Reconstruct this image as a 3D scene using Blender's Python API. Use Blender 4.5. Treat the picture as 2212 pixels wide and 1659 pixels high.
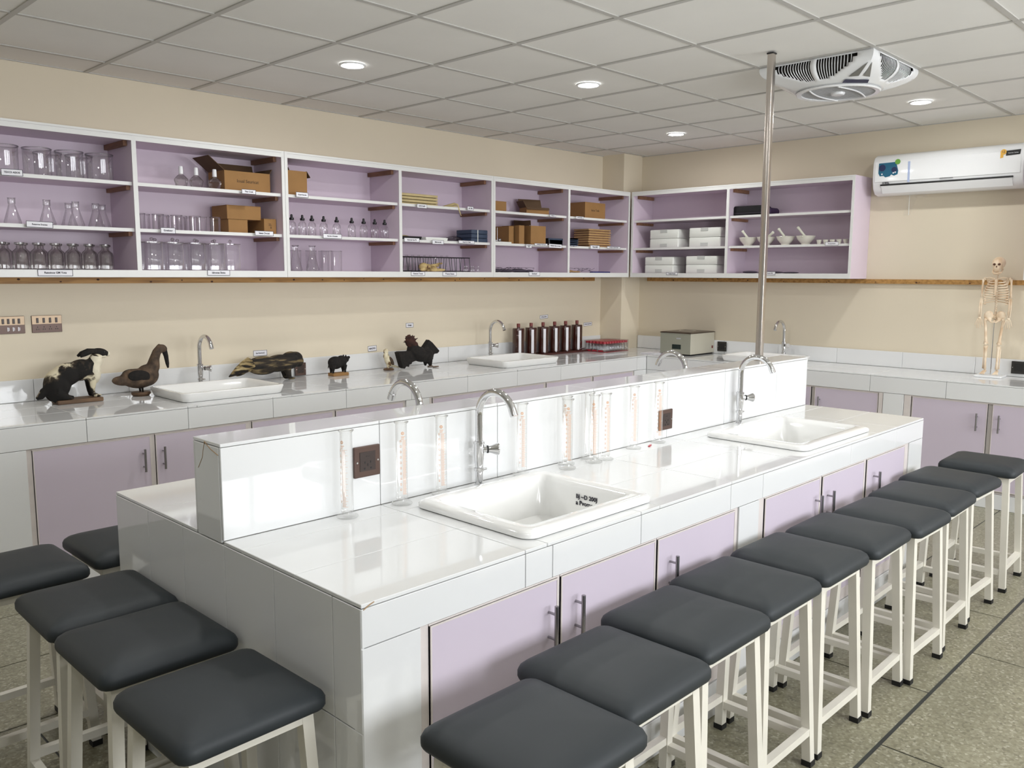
import bpy, bmesh, math, random
from mathutils import Vector, Matrix
PI = math.pi
random.seed(4)
for o in list(bpy.data.objects): bpy.data.objects.remove(o)
SC = bpy.context.scene
COL = SC.collection

# ---------------------------------------------------------------- camera
cd = bpy.data.cameras.new('camera'); cam = bpy.data.objects.new('camera', cd); COL.objects.link(cam)
cd.sensor_width = 36.0; cd.sensor_fit = 'HORIZONTAL'; cd.lens = 29.784; cd.clip_start = 0.05
_y, _p, _r = 0.796917342, -0.129433923, 0.00414935370
fw = Vector((math.sin(_y)*math.cos(_p), math.cos(_y)*math.cos(_p), math.sin(_p)))
r0 = Vector((math.cos(_y), -math.sin(_y), 0)); u0 = r0.cross(fw)
ri = r0*math.cos(_r) + u0*math.sin(_r); up = -r0*math.sin(_r) + u0*math.cos(_r)
M = Matrix((ri, up, -fw)).transposed().to_4x4(); M.translation = Vector((0, 0, 1.5))
cam.matrix_world = M
SC.camera = cam

# ---------------------------------------------------------------- light, world, exposure
SC.view_settings.view_transform = 'Standard'; SC.view_settings.look = 'None'
SC.view_settings.gamma = 1; SC.view_settings.use_curve_mapping = False
SC.view_settings.exposure = 0.60
try: SC.cycles.transparent_max_bounces = 32
except Exception: pass
W = bpy.data.worlds.new('world'); SC.world = W; W.use_nodes = True
W.node_tree.nodes['Background'].inputs[0].default_value = (0.80, 0.88, 1.0, 1)
W.node_tree.nodes['Background'].inputs[1].default_value = 1.2
def area(name, loc, rot, sx, sy, watts, col, spread=PI):
    l = bpy.data.lights.new(name, 'AREA'); l.shape = 'RECTANGLE'; l.size = sx; l.size_y = sy
    l.energy = watts; l.color = col; l.spread = spread
    o = bpy.data.objects.new(name, l); COL.objects.link(o); o.location = loc; o.rotation_euler = rot
    return o
WIN = [(0.6, 2.1), (2.5, 4.0), (4.4, 5.9)]          # window openings in the wall behind the camera (x ranges)
for a, b in WIN:
    area('window_daylight', ((a+b)/2, -2.22, 1.55), (PI/2, 0, 0), b-a, 1.3, 53, (0.955, 0.975, 1.0))

# ---------------------------------------------------------------- materials
def lin(c):
    return tuple((x/12.92 if x <= .04045 else ((x+.055)/1.055)**2.4) for x in c)
def rgb(r, g, b): return lin((r/255, g/255, b/255))
def new_mat(name):
    m = bpy.data.materials.new(name); m.use_nodes = True
    nt = m.node_tree; return m, nt, nt.nodes['Principled BSDF']
def mat(name, col, rough=.5, metal=0, var=0, vscale=8, bump=0, bscale=60, coat=0, spec=.5, alpha=None):
    m, nt, p = new_mat(name)
    c = (*col, 1)
    p.inputs['Base Color'].default_value = c
    p.inputs['Roughness'].default_value = rough
    p.inputs['Metallic'].default_value = metal
    p.inputs['Coat Weight'].default_value = coat
    p.inputs['Coat Roughness'].default_value = .05
    p.inputs['Specular IOR Level'].default_value = spec
    tc = nt.nodes.new('ShaderNodeTexCoord')
    if var:
        n = nt.nodes.new('ShaderNodeTexNoise'); n.inputs['Scale'].default_value = vscale; n.inputs['Detail'].default_value = 5
        nt.links.new(tc.outputs['Object'], n.inputs['Vector'])
        r = nt.nodes.new('ShaderNodeValToRGB')
        r.color_ramp.elements[0].position = .3; r.color_ramp.elements[1].position = .7
        r.color_ramp.elements[0].color = (*[x*(1-var) for x in col], 1)
        r.color_ramp.elements[1].color = (*[min(1, x*(1+var)) for x in col], 1)
        nt.links.new(n.outputs[0], r.inputs[0]); nt.links.new(r.outputs[0], p.inputs['Base Color'])
    if bump:
        n = nt.nodes.new('ShaderNodeTexNoise'); n.inputs['Scale'].default_value = bscale; n.inputs['Detail'].default_value = 3
        nt.links.new(tc.outputs['Object'], n.inputs['Vector'])
        b = nt.nodes.new('ShaderNodeBump'); b.inputs['Strength'].default_value = bump; b.inputs['Distance'].default_value = .002
        nt.links.new(n.outputs[0], b.inputs['Height']); nt.links.new(b.outputs[0], p.inputs['Normal'])
    return m
def ramp_mat(name, stops, tex='noise', scale=10, rough=.6, stretch=(1, 1, 1), detail=4, distort=0, bump=0, coat=0):
    m, nt, p = new_mat(name)
    p.inputs['Roughness'].default_value = rough; p.inputs['Coat Weight'].default_value = coat
    tc = nt.nodes.new('ShaderNodeTexCoord'); mp = nt.nodes.new('ShaderNodeMapping'); mp.inputs['Scale'].default_value = stretch
    nt.links.new(tc.outputs['Object'], mp.inputs['Vector'])
    if tex == 'noise':
        t = nt.nodes.new('ShaderNodeTexNoise'); t.inputs['Detail'].default_value = detail; t.inputs['Distortion'].default_value = distort
    else:
        t = nt.nodes.new('ShaderNodeTexVoronoi')
    t.inputs['Scale'].default_value = scale
    nt.links.new(mp.outputs[0], t.inputs['Vector'])
    r = nt.nodes.new('ShaderNodeValToRGB'); e = r.color_ramp.elements
    e[0].position, e[0].color = stops[0][0], (*stops[0][1], 1); e[1].position, e[1].color = stops[-1][0], (*stops[-1][1], 1)
    for s in stops[1:-1]:
        q = e.new(s[0]); q.color = (*s[1], 1)
    nt.links.new(t.outputs[0], r.inputs[0]); nt.links.new(r.outputs[0], p.inputs['Base Color'])
    if bump:
        b = nt.nodes.new('ShaderNodeBump'); b.inputs['Strength'].default_value = bump; b.inputs['Distance'].default_value = .002
        nt.links.new(t.outputs[0], b.inputs['Height']); nt.links.new(b.outputs[0], p.inputs['Normal'])
    return m
def glass_mat(name, tint=(.96, .97, .97), refl=.5, edge=.55, glossy=.9):
    m = bpy.data.materials.new(name); m.use_nodes = True; nt = m.node_tree
    for n in list(nt.nodes): nt.nodes.remove(n)
    out = nt.nodes.new('ShaderNodeOutputMaterial'); mx = nt.nodes.new('ShaderNodeMixShader'); tr = nt.nodes.new('ShaderNodeBsdfTransparent')
    gl = nt.nodes.new('ShaderNodeBsdfGlossy'); lw = nt.nodes.new('ShaderNodeLayerWeight'); lw.inputs[0].default_value = .35
    mp = nt.nodes.new('ShaderNodeMapRange'); mp.inputs['To Min'].default_value = .05; mp.inputs['To Max'].default_value = refl
    nt.links.new(lw.outputs['Fresnel'], mp.inputs['Value'])
    # edges of a thin wall let less light through
    cr = nt.nodes.new('ShaderNodeValToRGB'); cr.color_ramp.elements[0].color = (*tint, 1); cr.color_ramp.elements[0].position = .35
    cr.color_ramp.elements[1].color = (*[t*edge for t in tint], 1)
    nt.links.new(lw.outputs['Facing'], cr.inputs[0]); nt.links.new(cr.outputs[0], tr.inputs[0])
    gl.inputs[0].default_value = (glossy, glossy, glossy, 1); gl.inputs['Roughness'].default_value = .04
    nt.links.new(mp.outputs[0], mx.inputs[0]); nt.links.new(tr.outputs[0], mx.inputs[1]); nt.links.new(gl.outputs[0], mx.inputs[2])
    nt.links.new(mx.outputs[0], out.inputs[0])
    return m
def emit(name, col, s):
    m = bpy.data.materials.new(name); m.use_nodes = True; nt = m.node_tree
    for n in list(nt.nodes): nt.nodes.remove(n)
    out = nt.nodes.new('ShaderNodeOutputMaterial'); e = nt.nodes.new('ShaderNodeEmission')
    e.inputs[0].default_value = (*col, 1); e.inputs[1].default_value = s; nt.links.new(e.outputs[0], out.inputs[0]); return m
m_wall = mat('cream_paint', rgb(224, 213, 191), .75, var=.02, vscale=1.5, bump=.06, bscale=120)
m_pale = mat('neutral_bounce_white', rgb(222, 222, 220), .8, var=.02, vscale=2)  # colour picked for unseen walls to cut the cream bounce
m_ceil = mat('ceiling_board', rgb(234, 232, 227), .8, var=.02, vscale=3, bump=.1, bscale=180)
m_tbar = mat('grid_bar', rgb(190, 188, 183), .5)
m_void = mat('dark_void', rgb(40, 38, 36), .9)
m_tile = mat('glazed_white_tile', rgb(228, 229, 229), .045, var=.01, vscale=1.2, coat=.3)
m_grout = mat('grout', rgb(206, 205, 199), .85, var=.08, vscale=30)
m_lav = mat('lavender_laminate', rgb(205, 194, 208), .38, var=.015, vscale=2)
m_lavin = mat('lavender_laminate_inside', rgb(214, 199, 212), .45, var=.02, vscale=2)
m_white = mat('white_edge_trim', rgb(222, 222, 220), .35)
m_cream = mat('cream_edge_trim', rgb(216, 208, 204), .5, var=.04, vscale=20)
m_wood = ramp_mat('pine_wood', [(.3, rgb(140, 100, 50)), (.55, rgb(178, 134, 74)), (.8, rgb(196, 154, 92))], scale=5, stretch=(1, 8, 12), rough=.55)
m_wood2 = ramp_mat('brown_batten_wood', [(.3, rgb(122, 88, 68)), (.7, rgb(152, 112, 84))], scale=6, stretch=(8, 1, 8), rough=.6)
m_seat = ramp_mat('charcoal_vinyl', [(.3, rgb(34, 40, 44)), (.7, rgb(38, 44, 48))], scale=3, rough=.58, bump=0)
m_cream_metal = mat('cream_painted_steel', rgb(226, 222, 210), .35, var=.05, vscale=6)
m_black = mat('black_rubber', rgb(20, 20, 20), .6)
m_blackgl = mat('black_plastic', rgb(22, 22, 24), .3)
m_chrome = mat('chrome', (.72, .72, .73), .08, metal=1)
m_steel = mat('brushed_steel', (.60, .55, .51), .22, metal=1)
m_dsteel = mat('dark_steel_handle', (.36, .35, .36), .3, metal=1)
m_ceram = mat('white_ceramic', rgb(240, 240, 238), .08, coat=.5)
m_card = mat('cardboard', rgb(150, 112, 66), .8, var=.06, vscale=12)
m_cardd = mat('cardboard_dark', rgb(92, 70, 48), .85, var=.08, vscale=12)
m_paper = mat('paper_card', rgb(232, 231, 236), .6)
m_ink = mat('ink', rgb(36, 34, 48), .6)
m_bronze = mat('bronze_plate', rgb(88, 68, 60), .32, metal=.35)
m_bronze_l = mat('light_bronze_plate', rgb(184, 160, 132), .35, metal=.3)
m_socket = mat('dark_bronze_insert', rgb(58, 47, 43), .35, metal=.2)
m_blksock = mat('black_socket', rgb(40, 38, 36), .3)
m_whitepl = mat('white_plastic', rgb(236, 237, 238), .22, coat=.3)
m_slot = mat('slot_shade_dark', rgb(34, 30, 26), .8)  # dark colour stands for the shade inside the fan openings
m_bone = ramp_mat('bone_plastic', [(.35, rgb(214, 184, 150)), (.6, rgb(240, 222, 196))], scale=14, rough=.5)
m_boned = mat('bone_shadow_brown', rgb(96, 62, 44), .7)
m_fur = ramp_mat('black_cream_fur', [(.50, rgb(18, 15, 13)), (.54, rgb(60, 50, 38)), (.58, rgb(214, 204, 176))], scale=9, rough=.9, detail=6, distort=.6, bump=.6)
m_furb = ramp_mat('black_fur', [(.3, rgb(10, 9, 9)), (.8, rgb(36, 30, 25))], scale=60, rough=.9, detail=6, bump=.8)
m_furc = mat('cream_fur', rgb(222, 214, 192), .9, var=.08, vscale=40, bump=.8, bscale=200)
m_duck = ramp_mat('brown_feathers', [(.3, rgb(38, 30, 24)), (.6, rgb(92, 74, 58)), (.8, rgb(128, 108, 86))], scale=24, rough=.85, detail=6, bump=.8)
m_bird = ramp_mat('cream_brown_feathers', [(.38, rgb(110, 86, 58)), (.46, rgb(214, 202, 170)), (.7, rgb(232, 224, 198))], scale=26, rough=.85, detail=3, bump=.5)
m_mong = ramp_mat('streaked_fur', [(.40, rgb(14, 12, 10)), (.55, rgb(44, 36, 26)), (.66, rgb(120, 104, 72))], scale=16, rough=.8, stretch=(.5, 1, 3), detail=7, bump=.9)
m_tail = ramp_mat('pale_tail_fur', [(.44, rgb(26, 20, 14)), (.54, rgb(150, 130, 88)), (.7, rgb(206, 190, 148))], scale=22, rough=.85, stretch=(.5, 1, 3), detail=6, bump=.9)
m_comb = ramp_mat('dark_red_feathers', [(.3, rgb(30, 17, 12)), (.7, rgb(70, 36, 26))], scale=40, rough=.85, bump=.8)
m_plinth = ramp_mat('wood_plinth', [(.3, rgb(74, 54, 40)), (.7, rgb(116, 88, 62))], scale=8, stretch=(1, 6, 6), rough=.6)
m_amber = mat('amber_bottle', rgb(58, 24, 18), .08, coat=.6)
m_redcap = mat('red_cap', rgb(176, 40, 56), .35)
m_ambcap = mat('maroon_cap', rgb(112, 40, 36), .4)
m_glass = glass_mat('clear_glass', (.97, .97, .975), .5, .72)
m_glassd = glass_mat('smoky_glass', (.88, .87, .86), .6, .55)
m_glassf = glass_mat('faint_glass', (.985, .985, .98), .38, .84)
m_film = glass_mat('clear_film', (.97, .97, .97), .35, .8)
m_orange = mat('orange_print', rgb(214, 136, 30), .5)
m_pink = mat('orange_graduations', rgb(224, 156, 96), .5)
m_greymet = mat('grey_green_enamel', rgb(150, 150, 136), .35)
m_greyl = mat('light_grey_enamel', rgb(190, 186, 170), .35)
m_lcd = mat('dark_display', rgb(16, 34, 30), .15)
m_stain = mat('stainless_lid', rgb(84, 70, 62), .25, metal=.8)
m_mortar = mat('glazed_porcelain', rgb(222, 222, 206), .18, coat=.3)
m_foam = mat('white_foam', rgb(226, 228, 222), .55)
m_foamg = mat('grey_foam_tab', rgb(188, 190, 186), .6)
m_bluebx = mat('slate_blue_plastic', rgb(52, 66, 88), .5)
m_slat = mat('pale_bamboo', rgb(196, 178, 130), .6, var=.06, vscale=20)
m_tan = mat('tan_wood_tray', rgb(172, 138, 92), .6, var=.08, vscale=16)
m_netm = mat('dark_mesh', rgb(66, 58, 70), .8)
m_teal = mat('teal_sticker', rgb(22, 96, 126), .3)
m_navy = mat('navy_sticker', rgb(24, 40, 84), .3)
m_green = mat('green_sticker', rgb(112, 168, 70), .4)
m_gold = mat('gold_sticker', rgb(222, 168, 50), .4)
m_bfilm = mat('pale_blue_film', rgb(176, 190, 222), .3)
m_lamp = emit('lamp_glow', (.985, .985, .97), 190)
m_blue_led = mat('navy_panel', rgb(16, 16, 60), .2)
# terrazzo: pale and dark chips in a grey green ground
def terrazzo():
    m, nt, p = new_mat('terrazzo'); p.inputs['Roughness'].default_value = .32
    tc = nt.nodes.new('ShaderNodeTexCoord'); geo = nt.nodes.new('ShaderNodeNewGeometry')
    v = nt.nodes.new('ShaderNodeTexVoronoi'); v.inputs['Scale'].default_value = 120
    nt.links.new(geo.outputs['Position'], v.inputs['Vector'])
    r = nt.nodes.new('ShaderNodeValToRGB'); e = r.color_ramp.elements
    sep = nt.nodes.new('ShaderNodeSeparateColor'); nt.links.new(v.outputs['Color'], sep.inputs[0]); nt.links.new(sep.outputs[0], r.inputs[0])
    e[0].position, e[0].color = 0, (*rgb(130, 126, 106), 1); e[1].position, e[1].color = 1, (*rgb(192, 188, 168), 1)
    for ps, c in ((.2, rgb(146, 142, 118)), (.7, rgb(158, 154, 130)), (.9, rgb(172, 168, 146))):
        q = e.new(ps); q.color = (*c, 1)
    n = nt.nodes.new('ShaderNodeTexNoise'); n.inputs['Scale'].default_value = 3; nt.links.new(geo.outputs['Position'], n.inputs['Vector'])
    mx = nt.nodes.new('ShaderNodeMix'); mx.data_type = 'RGBA'; mx.blend_type = 'MULTIPLY'; mx.inputs[0].default_value = .35
    nt.links.new(r.outputs[0], mx.inputs[6]); nt.links.new(n.outputs[0], mx.inputs[7]); nt.links.new(mx.outputs[2], p.inputs['Base Color'])
    return m
m_floor = terrazzo()
m_strip = mat('dark_divider_strip', rgb(46, 50, 50), .4)

# ---------------------------------------------------------------- mesh helpers
def BM(): return bmesh.new()
def link(name, me, parent=None, loc=(0, 0, 0)):
    o = bpy.data.objects.new(name, me); COL.objects.link(o); o.location = loc
    if parent is not None: o.parent = parent
    return o
def obj(name, bm, m, parent=None, smooth=False, loc=(0, 0, 0)):
    me = bpy.data.meshes.new(name); bmesh.ops.recalc_face_normals(bm, faces=bm.faces[:]); bm.to_mesh(me); bm.free()
    for x in (m if isinstance(m, (list, tuple)) else [m]): me.materials.append(x)
    if smooth is True:
        me.shade_smooth()
    elif smooth:
        me.shade_smooth()
        try: me.set_sharp_from_angle(angle=math.radians(smooth))
        except Exception: pass
    return link(name, me, parent, loc)
def tag(o, label=None, cat=None, group=None, kind=None):
    if label: o['label'] = label
    if cat: o['category'] = cat
    if group: o['group'] = group
    if kind: o['kind'] = kind
    return o
def thing(name, label, cat, loc=(0, 0, 0), rotz=0, group=None):
    o = bpy.data.objects.new(name, None); COL.objects.link(o); o.location = loc; o.rotation_euler = (0, 0, rotz)
    o.empty_display_size = .05
    return tag(o, label, cat, group)
def kids(o): return [c for c in bpy.data.objects if c.parent == o]
_kc = {}
def dup(root, loc, rotz=0, label=None, group=None):
    if root.name not in _kc:
        _kc[root.name] = [(c, kids(c)) for c in kids(root)]
    r = root.copy(); COL.objects.link(r); r.location = loc; r.rotation_euler = (0, 0, rotz)
    if label: r['label'] = label
    if group: r['group'] = group
    for c, gs in _kc[root.name]:
        k = c.copy(); COL.objects.link(k); k.parent = r
        for g in gs:
            q = g.copy(); COL.objects.link(q); q.parent = k
    return r
def box(bm, x0, x1, y0, y1, z0, z1, bev=0, seg=2):
    vs = [bm.verts.new(p) for p in ((x0,y0,z0),(x1,y0,z0),(x1,y1,z0),(x0,y1,z0),(x0,y0,z1),(x1,y0,z1),(x1,y1,z1),(x0,y1,z1))]
    fs = [bm.faces.new([vs[i] for i in q]) for q in ((3,2,1,0),(4,5,6,7),(0,1,5,4),(1,2,6,5),(2,3,7,6),(3,0,4,7))]
    if bev:
        es = list({e for f in fs for e in f.edges})
        bmesh.ops.bevel(bm, geom=es, offset=bev, segments=seg, affect='EDGES', profile=.5)
    return vs
def bx(*a, **k):
    bm = BM(); box(bm, *a, **k); return bm
def lathe(bm, prof, n=24, c=(0, 0, 0), close=True, mi=None):
    rings = []; c = Vector(c)
    for r, z in prof:
        if r < 1e-6: rings.append([bm.verts.new(c+Vector((0, 0, z)))])
        else: rings.append([bm.verts.new(c+Vector((r*math.cos(2*PI*i/n), r*math.sin(2*PI*i/n), z))) for i in range(n)])
    for a, b in zip(rings, rings[1:]):
        for i in range(n):
            j = (i+1) % n
            if len(a) == 1 and len(b) == 1: continue
            if len(a) == 1: f = bm.faces.new((a[0], b[j], b[i]))
            elif len(b) == 1: f = bm.faces.new((a[i], a[j], b[0]))
            else: f = bm.faces.new((a[i], a[j], b[j], b[i]))
            if mi is not None: f.material_index = mi
    return bm
def tube(bm, pts, rad, n=10, cap=True):
    pts = [Vector(p) for p in pts]
    rr = rad if isinstance(rad, (list, tuple)) else [rad]*len(pts)
    rings = []; ref = None
    for i, p in enumerate(pts):
        t = (pts[min(i+1, len(pts)-1)] - pts[max(i-1, 0)])
        if t.length < 1e-9: t = Vector((0, 0, 1))
        t.normalize()
        if ref is None: ref = Vector((0, 0, 1)) if abs(t.z) < .9 else Vector((1, 0, 0))
        a = t.cross(ref)
        if a.length < 1e-4: a = t.cross(Vector((0, 1, 0)))
        a.normalize(); b = a.cross(t).normalized(); ref = b
        rings.append([bm.verts.new(p + rr[i]*(math.cos(2*PI*k/n)*a + math.sin(2*PI*k/n)*b)) for k in range(n)])
    for a, b in zip(rings, rings[1:]):
        for k in range(n): bm.faces.new((a[k], a[(k+1) % n], b[(k+1) % n], b[k]))
    if cap:
        bm.faces.new(rings[0][::-1]); bm.faces.new(rings[-1])
    return bm
def bar(bm, p, q, w, h=None, up=(0, 0, 1)):
    p, q = Vector(p), Vector(q); h = h or w; t = (q-p).normalized(); u = Vector(up)
    if abs(t.dot(u)) > .95: u = Vector((0, 1, 0))
    a = t.cross(u).normalized()*w/2; b = a.cross(t).normalized()*h/2
    v = [bm.verts.new(e+s*a+r*b) for e in (p, q) for s, r in ((-1,-1),(1,-1),(1,1),(-1,1))]
    for f in ((3,2,1,0),(4,5,6,7),(0,1,5,4),(1,2,6,5),(2,3,7,6),(3,0,4,7)): bm.faces.new([v[i] for i in f])
    return bm
def leg4(bm, p, q, w):      # square post whose ends stay level
    v = [bm.verts.new((e[0]+sx*w/2, e[1]+sy*w/2, e[2])) for e in (p, q) for sx, sy in ((-1,-1),(1,-1),(1,1),(-1,1))]
    for f in ((3,2,1,0),(4,5,6,7),(0,1,5,4),(1,2,6,5),(2,3,7,6),(3,0,4,7)): bm.faces.new([v[i] for i in f])
    return bm
def rr_loop(x0, x1, y0, y1, r, z, n=4):
    pts = []
    for cx, cy, a0 in ((x1-r, y1-r, 0), (x0+r, y1-r, PI/2), (x0+r, y0+r, PI), (x1-r, y0+r, 1.5*PI)):
        for k in range(n+1):
            a = a0 + k*PI/2/n; pts.append((cx+r*math.cos(a), cy+r*math.sin(a), z))
    return pts
def loops(bm, ls, cap0=True, cap1=True):
    rs = [[bm.verts.new(p) for p in l] for l in ls]
    for a, b in zip(rs, rs[1:]):
        n = len(a)
        for k in range(n): bm.faces.new((a[k], a[(k+1) % n], b[(k+1) % n], b[k]))
    if cap0: bm.faces.new(rs[0][::-1])
    if cap1: bm.faces.new(rs[-1])
    return bm
def prism(bm, poly, axis, a, b):        # polygon in the two other axes, extruded along axis
    def P(u, v, w): return {'x': (w, u, v), 'y': (u, w, v), 'z': (u, v, w)}[axis]
    A = [bm.verts.new(P(u, v, a)) for u, v in poly]; B = [bm.verts.new(P(u, v, b)) for u, v in poly]
    n = len(poly)
    for k in range(n): bm.faces.new((A[k], A[(k+1) % n], B[(k+1) % n], B[k]))
    bm.faces.new(A[::-1]); bm.faces.new(B); return bm
def ell(bm, c, r, rot=None, n=12):
    res = bmesh.ops.create_icosphere(bm, subdivisions=2 if n < 16 else 3, radius=1)
    T = Matrix.Translation(c) @ (rot or Matrix.Identity(4)) @ Matrix.Diagonal((*r, 1))
    bmesh.ops.transform(bm, matrix=T, verts=res['verts'])
def rot(ax, deg): return Matrix.Rotation(math.radians(deg), 4, ax)
def cut(rect, hole):
    x0, x1, y0, y1 = rect; a, b, c, d = hole
    if a >= x1 or b <= x0 or c >= y1 or d <= y0: return [rect]
    out = []
    if a > x0: out.append((x0, a, y0, y1))
    if b < x1: out.append((b, x1, y0, y1))
    m0, m1 = max(a, x0), min(b, x1)
    if c > y0: out.append((m0, m1, y0, c))
    if d < y1: out.append((m0, m1, d, y1))
    return out
G = .0011
def tiles(parent, axis, c, sgn, us, vs, holes=(), th=.009, m=None, name='tile'):
    # glazed slabs on a plane: axis = normal, c = outer face, sgn = outward side
    for u0, u1 in zip(us, us[1:]):
        for v0, v1 in zip(vs, vs[1:]):
            rs = [(u0, u1, v0, v1)]
            for h in holes: rs = [q for r in rs for q in cut(r, h)]
            for a, b, d, e in rs:
                if b-a < .006 or e-d < .006: continue
                a, b, d, e = a+G, b-G, d+G, e-G; w0, w1 = sorted((c-sgn*th, c))
                if axis == 'z': t = (a, b, d, e, w0, w1)
                elif axis == 'y': t = (a, b, w0, w1, d, e)
                else: t = (w0, w1, a, b, d, e)
                obj(name, bx(*t, bev=.0012, seg=1), m or m_tile, parent)
def fuse(name, bm, m, parent, vox=.004, smooth=4, loc=(0, 0, 0)):
    # grow overlapping lumps into one continuous skin
    o = obj(name, bm, m, None, True, loc)
    r = o.modifiers.new('r', 'REMESH'); r.mode = 'VOXEL'; r.voxel_size = vox
    s = o.modifiers.new('s', 'SMOOTH'); s.factor = .5; s.iterations = smooth
    dg = bpy.context.evaluated_depsgraph_get(); me = bpy.data.meshes.new_from_object(o.evaluated_get(dg))
    o.modifiers.clear(); old = o.data; o.data = me; bpy.data.meshes.remove(old)
    me.materials.clear()
    for x in (m if isinstance(m, (list, tuple)) else [m]): me.materials.append(x)
    me.shade_smooth(); o.parent = parent
    return o
def text(name, s, size, m, parent, loc, rx, rz=0, depth=.0004, sx=1, bold=0):
    c = bpy.data.curves.new(name, 'FONT'); c.body = s; c.size = size; c.align_x = 'CENTER'; c.align_y = 'CENTER'
    c.extrude = depth; c.resolution_u = 2; c.offset = bold
    t = bpy.data.objects.new(name, c); COL.objects.link(t)
    dg = bpy.context.evaluated_depsgraph_get(); me = bpy.data.meshes.new_from_object(t.evaluated_get(dg))
    bpy.data.objects.remove(t); me.materials.clear(); me.materials.append(m)
    me.transform(Matrix.Rotation(rz, 4, 'Z') @ Matrix.Rotation(rx, 4, 'X') @ Matrix.Diagonal((sx, 1, 1, 1)))
    return link(name, me, parent, loc)
ORD = ['first', 'second', 'third', 'fourth', 'fifth', 'sixth', 'seventh', 'eighth', 'ninth', 'tenth', 'eleventh', 'twelfth']
def rebase(root, loc):
    for c in kids(root): c.location = Vector(c.location) - Vector(loc)
    root.location = loc
    return root
def empty(name, kind=None):
    o = bpy.data.objects.new(name, None); COL.objects.link(o); o.empty_display_size = .05
    if kind: o['kind'] = kind
    return o
def struct(name, bm, m, parent=None, **k):
    o = obj(name, bm, m, parent, **k)
    if parent is None: o['kind'] = 'structure'
    return o

# ================================================================= THE ROOM
YA, XB, ZC = 5.01, 6.59, 2.574
XL, YF = -2.6, -2.0
# --- floor: terrazzo slabs with dark divider strips
fl = empty('floor', 'structure')
obj('floor_bed', bx(XL, XB+.02, YF, YA+.02, -.06, -.0022), m_strip, fl)
ROW = [-2.0, -1.66, -1.14, -.62, -.10, .42, .94, 1.46, 1.98, 2.50, 3.02, 3.54, 4.06, 4.58, 5.01]
slabs = {}
for r, (y0, y1) in enumerate(zip(ROW, ROW[1:])):
    off = 2.665 if r % 2 == 1 else 3.133
    xs = sorted({XL, XB} | {off+.94*k for k in range(-9, 6) if XL < off+.94*k < XB})
    for a, b in zip(xs, xs[1:]):
        g = .007
        wide = .014 if abs(y1-.94) < .01 else g
        wl = .014 if abs(y0-.94) < .01 else g
        obj('floor_slab', bx(a+g/2, b-g/2, y0+wl/2, y1-wide/2, -.02, 0), m_floor, fl)
# --- walls
def wall(name, *a, m=None):
    return struct(name, bx(*a), m or m_wall)
wall('wall_back', XL-.1, XB+.1, YA, YA+.1, 0, ZC+.2)
wall('wall_right', XB, XB+.1, YF-.1, YA, 0, ZC+.2)
wall('wall_left', XL-.1, XL, YF-.1, YA, 0, ZC+.2, m=m_pale)
bm = BM(); rs = [(XL, XB, 0, ZC+.2)]
for a, b in WIN: rs = [q for r in rs for q in cut(r, (a, b, .95, 2.15))]
for a, b, c, d in rs: box(bm, a, b, YF-.1, YF, c, d)
struct('wall_front', bm, m_pale)
for i, (a, b) in enumerate(WIN):
    bm = BM()
    for x in (a+.02, (a+b)/2, b-.02): box(bm, x-.02, x+.02, YF-.07, YF-.03, .95, 2.15)
    for z in (.97, 2.13): box(bm, a, b, YF-.07, YF-.03, z-.02, z+.02)
    wf = struct('window_%d' % (i+1), bm, m_whitepl)
    obj('pane', bx(a+.04, b-.04, YF-.052, YF-.048, .99, 2.11), m_film, wf)
# column in the far corner
struct('trim_1', bx(6.313, XB+.01, 4.765, YA+.01, 0, ZC+.1), m_wall)
# --- suspended ceiling
ce = empty('ceiling', 'structure')
obj('void_panel', bx(XL, XB, YF, YA, ZC+.10, ZC+.12), m_void, ce)
GX, GY, P6 = 2.396, 2.906, .6
gx = sorted({XL, XB} | {GX+P6*i for i in range(-12, 9) if XL+.05 < GX+P6*i < XB-.03})
gy = sorted({YF, YA} | {GY+P6*j for j in range(-9, 6) if YF+.05 < GY+P6*j < YA-.03})
FAN = (GX+3*P6, GX+4*P6, GY-2*P6, GY-1*P6)
for a, b in zip(gx, gx[1:]):
    for c, d in zip(gy, gy[1:]):
        if abs(a-FAN[0]) < .01 and abs(c-FAN[2]) < .01: continue
        obj('ceiling_tile', bx(a+.004, b-.004, c+.004, d-.004, ZC+.004, ZC+.014), m_ceil, ce)
for x in gx: obj('grid_bar', bx(max(XL, x-.012), min(XB, x+.012), YF, YA, ZC-.001, ZC+.004), m_tbar, ce)
for y in gy: obj('grid_bar', bx(XL, XB, max(YF, y-.012), min(YA, y+.012), ZC-.0005, ZC+.0042), m_tbar, ce)
# wooden battens under the wall cabinets
def knots(bm, horiz, a, b, c, z0, z1, n):
    for k in range(n):
        u = a + (b-a)*(k+random.random())/n; z = z0+.006+(z1-z0-.012)*random.random(); r = random.uniform(.003, .006)
        pr = [(r*math.cos(t)*1.5, r*math.sin(t)) for t in [i*PI/4 for i in range(8)]]
        if horiz == 'x': prism(bm, [(u+p, z+q) for p, q in pr], 'y', c-.0006, c+.001)
        else: prism(bm, [(u+p, z+q) for p, q in pr], 'x', c-.0006, c+.001)
t = struct('trim_2', bx(XL, 6.19, YA-.028, YA, 1.437, 1.470), m_wood)
bm = BM(); knots(bm, 'x', 0, 6.1, YA-.028, 1.437, 1.470, 26); obj('knot', bm, mat('wood_knot', rgb(70, 40, 22), .7), t)['kind'] = 'stuff'
t = struct('trim_3', bx(XB-.028, XB, -1.0, 4.66, 1.437, 1.470), m_wood)
bm = BM(); knots(bm, 'y', .9, 4.5, XB-.028, 1.437, 1.470, 16); obj('knot', bm, bpy.data.materials['wood_knot'], t)['kind'] = 'stuff'

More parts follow.
